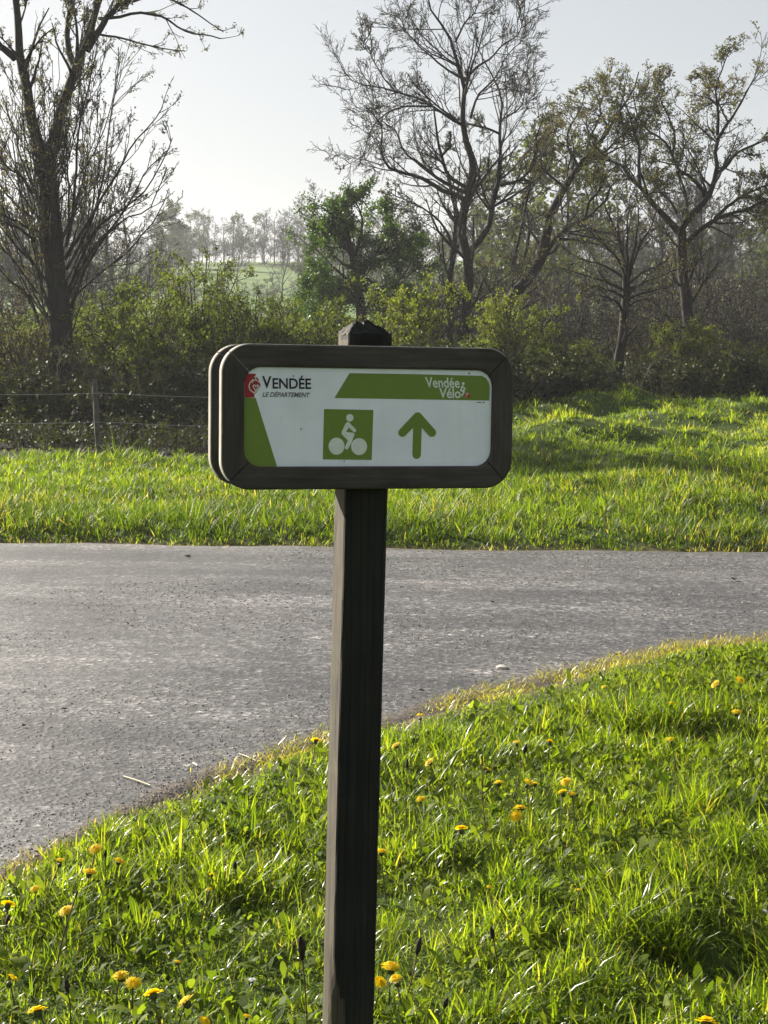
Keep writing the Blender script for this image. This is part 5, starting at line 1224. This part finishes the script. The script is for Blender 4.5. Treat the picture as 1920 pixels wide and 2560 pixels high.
for i, (u, v, ub, vb, lab, ln, r, mt) in enumerate((
        (1312, 1878, 1270, 2030, 'tall brown stalk with a dark head in the middle of the grass', .035, .007, 'brown_stalk'), (1018, 1915, 1022, 2100, 'thin upright stalk with a narrow dark head right of the post', .03, .005, 'stalk'),
        (1205, 1900, 1220, 2100, 'thin leaning stalk left of the tall brown one', .02, .003, 'brown_stalk'), (755, 2385, 772, 2600, 'thick dark seed head left of the post near the bottom', .055, .009, 'brown_stalk'),
        (169, 2474, 172, 2590, 'dark seed head among the bottom left dandelions', .03, .007, 'stalk'), (588, 2168, 586, 2260, 'dark seed head halfway between road and post foot', .02, .006, 'stalk'),
        (17, 2305, 14, 2390, 'dark seed head on the left picture edge', .03, .006, 'stalk'), (1044, 2376, 1000, 2520, 'dark drooping bud right of the post near the bottom', .04, .007, 'brown_stalk'),
        (1232, 2340, 1268, 2480, 'dark seed head in the grass at bottom centre right', .03, .006, 'brown_stalk'), (1112, 2515, 1118, 2600, 'dark bud near the bottom picture edge right of the post', .03, .006, 'stalk'),
        (190, 2240, 130, 2450, 'long brown stalk rising at the left', .02, .003, 'brown_stalk'), (264, 2140, 262, 2230, 'dark bud beside the road edge dandelion at lower left', .022, .005, 'stalk'))):
    seed_head(i, u, v, ub, vb, lab, ln, r, mt)

# ================================================================== litter on the road
def straw(pa, pb, r, label):
    a, b_ = on_land(*pa), on_land(*pb); a[2] += r + 0.003; b_[2] += r + 0.003
    c = (a + b_) / 2; P = resample([a - c, (a + b_) / 2 - c + np.array([0, 0, 0.002]), b_ - c], 6)
    V, Q = tubes([(P[None], np.full((1, 6), r), 6)]); o = obj('straw_stalk', mk_mesh('straw_stalk', V, Q, mats=[MAT['straw']], smooth=True), loc=tuple(c))
    tag(o, label, 'straw', 'straw stalks along the near road edge')
straw((309, 1945), (376, 1968), 0.0035, 'long pale straw lying on the asphalt at left')
straw((598, 1888), (646, 1908), 0.003, 'pale straw lying by the road edge left of the post')
straw((483, 1912), (494, 1919), 0.004, 'short pale straw bit on the asphalt')
straw((604, 1916), (614, 1921), 0.003, 'short straw bit in the sandy road edge')
straw((213, 2086), (226, 2096), 0.003, 'short straw by the road edge at lower left')
def pebble_thing(name, u, v, s, mat, label, cat, flat=0.6, seed=0):
    rng = np.random.default_rng(seed); p = on_land(u, v)
    import bmesh
    bm = bmesh.new(); bmesh.ops.create_icosphere(bm, subdivisions=2, radius=1.0)
    for vv in bm.verts:
        k = 1 + 0.35 * (float(vnoise(vv.co.x * 1.6 + seed, vv.co.y * 1.6 + vv.co.z, seed)) - 0.5)
        vv.co = Vector((vv.co.x * s * 1.3 * k, vv.co.y * s * k, vv.co.z * s * flat * k))
    me = bpy.data.meshes.new(name); bm.to_mesh(me); bm.free(); me.materials.append(mat)
    tag(obj(name, me, loc=(p[0], p[1], p[2] + s * flat * 0.5)), label, cat)
pebble_thing('pale_stone', 1256, 1671, 0.026, MAT['stone'], 'pale stone lying on the asphalt right of the post', 'stone', 0.5, 3)
def dead_leaf(u, v, s, label, seed):
    """a curled dry leaf"""
    rng = np.random.default_rng(seed); p = on_land(u, v); nu, nv = 7, 5; V = []
    for i in range(nu):
        for j in range(nv):
            a = i / (nu - 1); b_ = j / (nv - 1) - 0.5; w_ = math.sin(math.pi * (0.06 + 0.9 * a)) ** 0.8 * 0.5
            V.append(((a - 0.5) * s * 2, b_ * w_ * s * 2, s * (0.9 * (b_ * 2) ** 2 * w_ + 0.25 * (a - 0.5) ** 2 * 4) + rng.normal(0, 0.03) * s + 0.004))
    Q = [(i * nv + j, i * nv + j + 1, (i + 1) * nv + j + 1, (i + 1) * nv + j) for i in range(nu - 1) for j in range(nv - 1)]
    o = obj('dead_leaf', mk_mesh('dead_leaf', np.array(V), Q, None, [MAT['darkbit']], True), loc=(p[0], p[1], p[2] + 0.002)); o.rotation_euler = (0, 0, float(rng.uniform(0, 3)))
    tag(o, label, 'leaf', 'dead leaves on the road')
for i, (u, v, s, lab) in enumerate(((1835, 1452, 0.045, 'dark dead leaf on the road near the right picture edge'), (1545, 1640, 0.022, 'dark dead leaf at the road edge on the right'), (1232, 1508, 0.02, 'small dark leaf on the road right of the post'),
        (321, 1562, 0.02, 'dark dead leaf on the road left of the post'), (160, 1776, 0.013, 'first of three dark leaf crumbs on the road at left'), (219, 1781, 0.013, 'second of three dark leaf crumbs on the road at left'), (61, 1818, 0.013, 'third of three dark leaf crumbs on the road at left'), (20, 1597, 0.014, 'dark leaf crumb on the road at the left picture edge'), (470, 1394, 0.03, 'brown leaf on the road near the far verge'), (1055, 1730, 0.02, 'dark leaf at the road edge just right of the post'))):
    dead_leaf(u, v, s, lab, 3000 + i)

# ================================================================== haze: thin even air between the camera and the far slope
hb = [(-1000, -70), (1000, -70), (1000, 2700), (-1000, 2700)]
me = bpy.data.meshes.new('haze')
me.from_pydata([(x, y, z) for z in (-12.0, 46.0) for x, y in hb], [], [(3, 2, 1, 0), (4, 5, 6, 7), (0, 1, 5, 4), (1, 2, 6, 5), (2, 3, 7, 6), (3, 0, 4, 7)])
m = bpy.data.materials.new('haze_air'); m.use_nodes = True; t = m.node_tree; t.nodes.clear()
o_ = t.nodes.new('ShaderNodeOutputMaterial'); pv = t.nodes.new('ShaderNodeVolumePrincipled')
pv.inputs['Color'].default_value = (0.93, 0.96, 1.0, 1); pv.inputs['Density'].default_value = 0.0005; pv.inputs['Anisotropy'].default_value = 0.2
t.links.new(pv.outputs[0], o_.inputs['Volume']); me.materials.append(m); me.update()
tag(obj('haze', me), 'thin pale morning haze over the valley', 'haze', kind='stuff')
